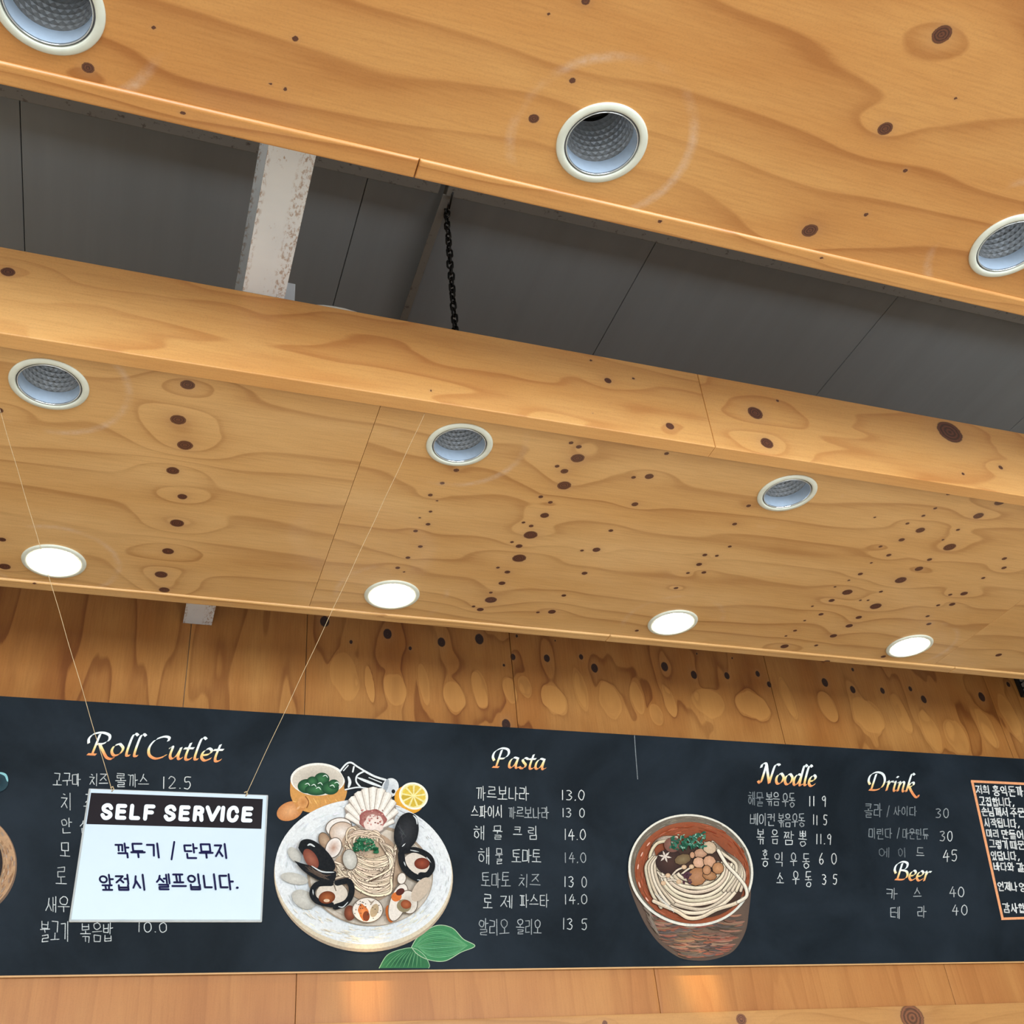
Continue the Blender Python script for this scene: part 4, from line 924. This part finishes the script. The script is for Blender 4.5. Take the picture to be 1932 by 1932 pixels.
# ---- painting: noodle bowl
B = Flat(crop(1160, 1460, 340 / 1932), BN, .00003, .0006)
body = spline([(138, 1040), (150, 1180), (225, 1400), (330, 1620), (460, 1800), (620, 1930), (760, 1990), (960, 2002), (1150, 1962), (1290, 1880), (1400, 1690), (1436, 1480), (1458, 1250), (1440, 1120), (1200, 1020), (800, 1000), (138, 1040)])
B.fan((800, 1500), body, (96, 80, 70), (140, 112, 92))
for i in range(260):
    y = rnd(1500, 1960); xl = np.interp(y, [1400, 1620, 1800, 1930, 1990], [235, 345, 480, 640, 770]) + 10; xr = np.interp(y, [1480, 1690, 1880, 1962], [1428, 1385, 1275, 1130]) - 10
    w_ = rnd(120, 240); x0 = rnd(xl, max(xl + 1, xr - w_)); x1 = min(xr, x0 + w_)
    B.rib([(x0, y), ((x0 + x1) / 2, y + 14), (x1, y)], rnd(10, 24), jit(random.choice([(146, 116, 96), (122, 90, 76), (156, 112, 92), (104, 92, 88), (150, 92, 74), (92, 80, 74)]), 10), taper=True)
for i in range(40): y = rnd(1250, 1650); B.rib([(200 + (y - 1200) * .38 + rnd(0, 60), y), (250 + (y - 1200) * .42 + rnd(0, 60), y + 110)], 9, jit((128, 116, 104), 16), taper=True)
B.ell(801, 1038, 672, 598, (226, 224, 212), 12, None, 72); B.ell(801, 1034, 648, 574, (112, 104, 92), 12, None, 72)
for i in range(90):
    a = rnd(3.2, 6.2); r = rnd(.9, .985); B.rib([(801 + 648 * r * math.cos(a + j * .06), 1034 + 574 * r * math.sin(a + j * .06)) for j in (0, 1, 2)], 8, jit((128, 118, 104), 20), taper=True)
B.ell(812, 1066, 618, 540, (150, 82, 54), 12, (84, 50, 38), 72)
for i in range(160):
    a = rnd(0, 6.28); r = rnd(.80, .98); B.rib([(812 + 618 * r * math.cos(a + j * .07), 1066 + 540 * r * math.sin(a + j * .07)) for j in (0, 1, 2)], rnd(6, 12), jit((160, 84, 56), 24), taper=True)
for i in range(8): a = rnd(2.4, 4.4); B.rib([(812 + 590 * math.cos(a + j * .05), 1066 + 512 * math.sin(a + j * .05)) for j in (0, 1, 2)], 14, (226, 178, 158), taper=True)
B.ell(840, 1160, 520, 390, (70, 52, 44), 8)
def ud(pts, wd=34, c=None):
    c = c or jit((196, 180, 158), 16); B.rib(pts, wd + 10, (66, 52, 44)); B.rib(pts, wd, c); B.rib([(x, y - wd * .14) for x, y in pts], wd * .35, tuple(min(255, v + 26) for v in c))
for k in range(9):
    t = k / 8; rx, ry = 240 + 270 * t, 160 + 350 * t
    ud([(850 - 10 * t + rx * math.cos(a) + rnd(-6, 6), 990 + ry * math.sin(a) + rnd(-9, 9)) for a in np.linspace(-.15 + .25 * t, 3.3 - .25 * t, 8)], 35, jit((206, 190, 168), 18))
for k in range(4): o = k * 38; ud([(640 - o * .6, 690 + o * .3), (480 - o * .5, 700 + o * .5), (385 - o * .3, 790 + o), (400 + o * .2, 900 + o), (440 + o * .3, 1000 + o * .4)], 30)
for k in range(4): o = k * 44; ud([(380 + o * .6, 900), (310 + o * .7, 1000), (330 + o * .8, 1150 + o * .1), (380 + o, 1300 - o * .1), (470 + o, 1440 - o * .4)], 30)
for k in range(5): o = k * 46; ud([(1020 + o * .2, 740 + o * .4), (1150 + o * .2, 850 + o * .3), (1290 - o * .1, 950 + o * .2), (1360 - o * .6, 1090 + o * .1), (1320 - o, 1260)], 30)
ud([(390, 1370), (500, 1420), (640, 1480), (760, 1550), (900, 1540), (1060, 1460), (1250, 1400), (1350, 1340)], 38, (206, 190, 166))
ud([(1080, 830), (1170, 980), (1290, 1110), (1370, 1220), (1380, 1320), (1290, 1380)], 34, (216, 206, 188))
for i in range(12): B.rib([(400 + i * 14, 1290 + i * 16), (430 + i * 14, 1320 + i * 12), (450 + i * 14, 1300 + i * 18)], 9, (214, 210, 200), taper=True)
B.ell(560, 955, 150, 140, (52, 38, 36), 10, (76, 54, 48), wob=.02); B.ell(590, 770, 90, 80, (112, 76, 66), 0, (150, 108, 94))
for a in range(6): a_ = a * math.pi / 3 + .2; B.rib([(510, 895), (510 + 72 * math.cos(a_), 895 + 66 * math.sin(a_))], 22, (214, 202, 190), False, taper=True)
for c in ((700, 925, 90, 55, -15, (108, 88, 62)), (890, 860, 75, 50, -10, (172, 130, 104)), (985, 800, 75, 65, 30, (190, 166, 140)), (870, 960, 62, 58, 20, (196, 154, 124)), (985, 950, 68, 62, 30, (188, 144, 114)), (850, 1110, 110, 95, -25, (156, 108, 72)), (985, 1100, 75, 48, 10, (150, 104, 68)), (1075, 1020, 62, 62, 30, (166, 118, 80)), (955, 1040, 44, 50, 0, (170, 122, 86)), (800, 880, 26, 34, 0, (180, 134, 104))):
    B.ell(c[0], c[1], c[2] + 7, c[3] + 7, (50, 34, 28), c[4], None, 9); B.ell(c[0], c[1], c[2], c[3], c[5], c[4], jit(tuple(min(255, v + 26) for v in c[5]), 5), 9)
for p, q in (([(590, 1090), (640, 1040), (710, 1010)], (712, 1008)), ([(690, 1080), (740, 1040), (790, 1010)], (792, 1004)), ([(430, 1060), (470, 1110), (540, 1105)], (540, 1098)), ([(540, 1150), (600, 1145), (650, 1160)], (655, 1165)), ([(470, 1130), (490, 1180)], (490, 1180))):
    B.rib(p, 24, (60, 48, 42)); B.rib(p, 17, (214, 200, 180)); B.ell(q[0], q[1], 27, 24, (196, 160, 126), 0, (222, 196, 164))
for i in range(12): B.ell(735 + rnd(-60, 60), 1130 + rnd(-60, 60), rnd(14, 28), rnd(8, 14), jit((78, 50, 62), 14), rnd(0, 180), n=8)
for i in range(80):
    a, b = rnd(-1, 1), rnd(-1, 1); B.ell(750 + 190 * a, 738 + 78 * b - 26 * a, rnd(16, 30), rnd(8, 14), jit((46, 100, 80), 24), rnd(0, 180), n=9)
for i in range(34): B.ell(750 + rnd(-180, 180), 735 + rnd(-75, 75), 12, 5, jit((132, 176, 156), 20), rnd(0, 180), n=7)
pb = B.done('noodle_bowl_painting', M_PAINT, mb); tag(pb, 'painted bowl of thick noodles in red broth')
# ---- painting cut off at the left edge
C = Flat(crop(0, 1300, 500 / 1932), BN, .00004, .0006)
C.ell(-300, 1280, 424, 405, (120, 98, 82), 0, None, 64); C.ell(-306, 1270, 420, 395, (186, 150, 116), 0, None, 64)
for i in range(150): a = rnd(-1.3, 1.3); r = rnd(.80, .985); C.rib([(-306 + 420 * r * math.cos(a + j * .05), 1270 + 395 * r * math.sin(a + j * .05)) for j in (0, 1, 2)], rnd(4, 10), jit(random.choice([(196, 158, 124), (160, 122, 92), (170, 150, 134)]), 16), taper=True)
C.ell(-316, 1268, 336, 318, (44, 40, 42), 0, None, 64)
C.ell(-22, 680, 84, 74, (44, 70, 80), 0, (30, 44, 52)); C.rib([(-10, 612), (40, 630), (58, 680)], 18, (140, 196, 204), taper=True)
pc = C.done('bowl_rim_painting', M_PAINT, mb); tag(pc, 'rim of a painted brown bowl cut off by the left edge')

# ------------------------------------------------------------------ hanging SELF SERVICE sign
YS = 2.2 * S
def on_sign(px, py): return at_y(px, py, YS)
tlc, trc, blc, brc = on_sign(167.5, 1489), on_sign(506.4, 1497), on_sign(129, 1740.5), on_sign(495, 1737.5)
sx0, sx1 = (tlc.x + blc.x) / 2, (trc.x + brc.x) / 2; sz1, sz0 = (tlc.z + trc.z) / 2, (blc.z + brc.z) / 2
sg = thing('hanging_sign', 'white sign reading SELF SERVICE, hanging on two strings in front of the menu board', 'sign', ((sx0 + sx1) / 2, YS, sz0))
box('acrylic_holder', (sx0, YS + .0008, sz0), (sx1, YS + .0055, sz1), M_ACRYL, sg, .0015)
box('sheet', (sx0 + .0035, YS + .0002, sz0 + .0035), (sx1 - .0035, YS + .0008, sz1 - .002), M_PAPER, sg)
f = Flat(on_sign, (0, -1, 0), .00006, .0002)
hz1, hz0 = on_sign(333, 1501.7).z, on_sign(328, 1559.3).z; hx0, hx1 = on_sign(167, 1528).x, on_sign(494.7, 1532).x
hb = box('header_band', (hx0, YS - .0002, hz0), (hx1, YS + .0002, hz1), simple('black_print', (34, 30, 33), .5, 0, .06, spec=.05), sg)
LAT = {'S': [[(.9, .76), (.72, .93), (.42, .95), (.16, .8), (.22, .6), (.5, .5), (.82, .38), (.88, .2), (.62, .05), (.32, .05), (.1, .24)]], 'E': [[(.88, .93), (.18, .93), (.18, .07), (.9, .07)], [(.18, .52), (.82, .52)]], 'L': [[(.18, .95), (.18, .07), (.88, .07)]],
       'F': [[(.9, .93), (.18, .93), (.18, .03)], [(.18, .5), (.8, .5)]], 'R': [[(.18, .03), (.18, .93), (.6, .93), (.84, .82), (.84, .62), (.6, .5), (.2, .5)], [(.5, .5), (.78, .38), (.86, .04)]], 'V': [[(.05, .95), (.5, .06), (.95, .95)]],
       'I': [[(.5, .95), (.5, .05)]], 'C': [[(.9, .7), (.75, .92), (.45, .96), (.18, .78), (.12, .45), (.22, .15), (.5, .04), (.78, .12), (.92, .34)]]}
def latin(fl, text, x0, x1, yt, yb, wd, col, slope):
    wdt = {'I': .42, ' ': .5}; tot = sum(wdt.get(c, 1) for c in text); X = x0; fl.lay += fl.step
    for c in text:
        cw = (x1 - x0) / tot * wdt.get(c, 1)
        for st in LAT[c]:
            m = .14 * cw if c != 'V' else .06 * cw
            q = [(X + m + px * (cw - 2 * m), yb + (yt - yb) * py + slope * (X + px * cw - x0)) for px, py in st]
            q = [(ax - .10 * (ay - yb), ay) for ax, ay in q]
            fl.rib(q, wd, col, smooth=c in 'SC', lay=False)
        X += cw
WH = (214, 222, 230); NV = (16, 14, 58)
f.lay = .0004
latin(f, 'SELF', 187, 293, 1518, 1544, 7.6, WH, .022); latin(f, 'SERVICE', 306, 478, 1521, 1547, 7.6, WH, .022)
f.done('title_lettering', M_PRINT, hb)
for t_, a, b, yt, yb in (('깍두기', 217, 306, 1592, 1618), ('/', 318, 338, 1590, 1620), ('단무지', 347, 433, 1593, 1619), ('앞접시', 187, 279, 1651, 1679), ('셀프입니다', 294, 443, 1650, 1678)):
    f = Flat(on_sign, (0, -1, 0), .00006, .0002); write(f, t_, a, b, yt, yb, 3.7, NV, 0, .004, -.12)
    if t_ == '셀프입니다': f.rib([(447, 1675.5), (448, 1675.5)], 4.4, NV, False)
    f.done('message_lettering', M_PRINT, sg)
for i, (px0, py0, px1, py1) in enumerate(((211, 1491, -38, 645), (463.5, 1500, 803, 764))):
    a, b = on_sign(px0, py0), on_sign(px1, py1)
    b = Vector((b.x, YS, Z2 - .0002)) if i else Vector((a.x + (b.x - a.x) * (Z2 - a.z) / (b.z - a.z), YS, Z2 - .0002))
    pts = [a + (b - a) * t + Vector((math.sin(t * 40 + i) * .0004, 0, 0)) for t in np.linspace(0, 1, 40)]
    tube('string', pts, .00055, M_STRING, sg, 6)
    tube('knot', [a + Vector((-.003, -.001, .004)), a + Vector((.001, -.0015, .006)), a + Vector((.003, -.001, .002)), a + Vector((0, -.001, -.003))], .0011, M_STRING, sg, 6)
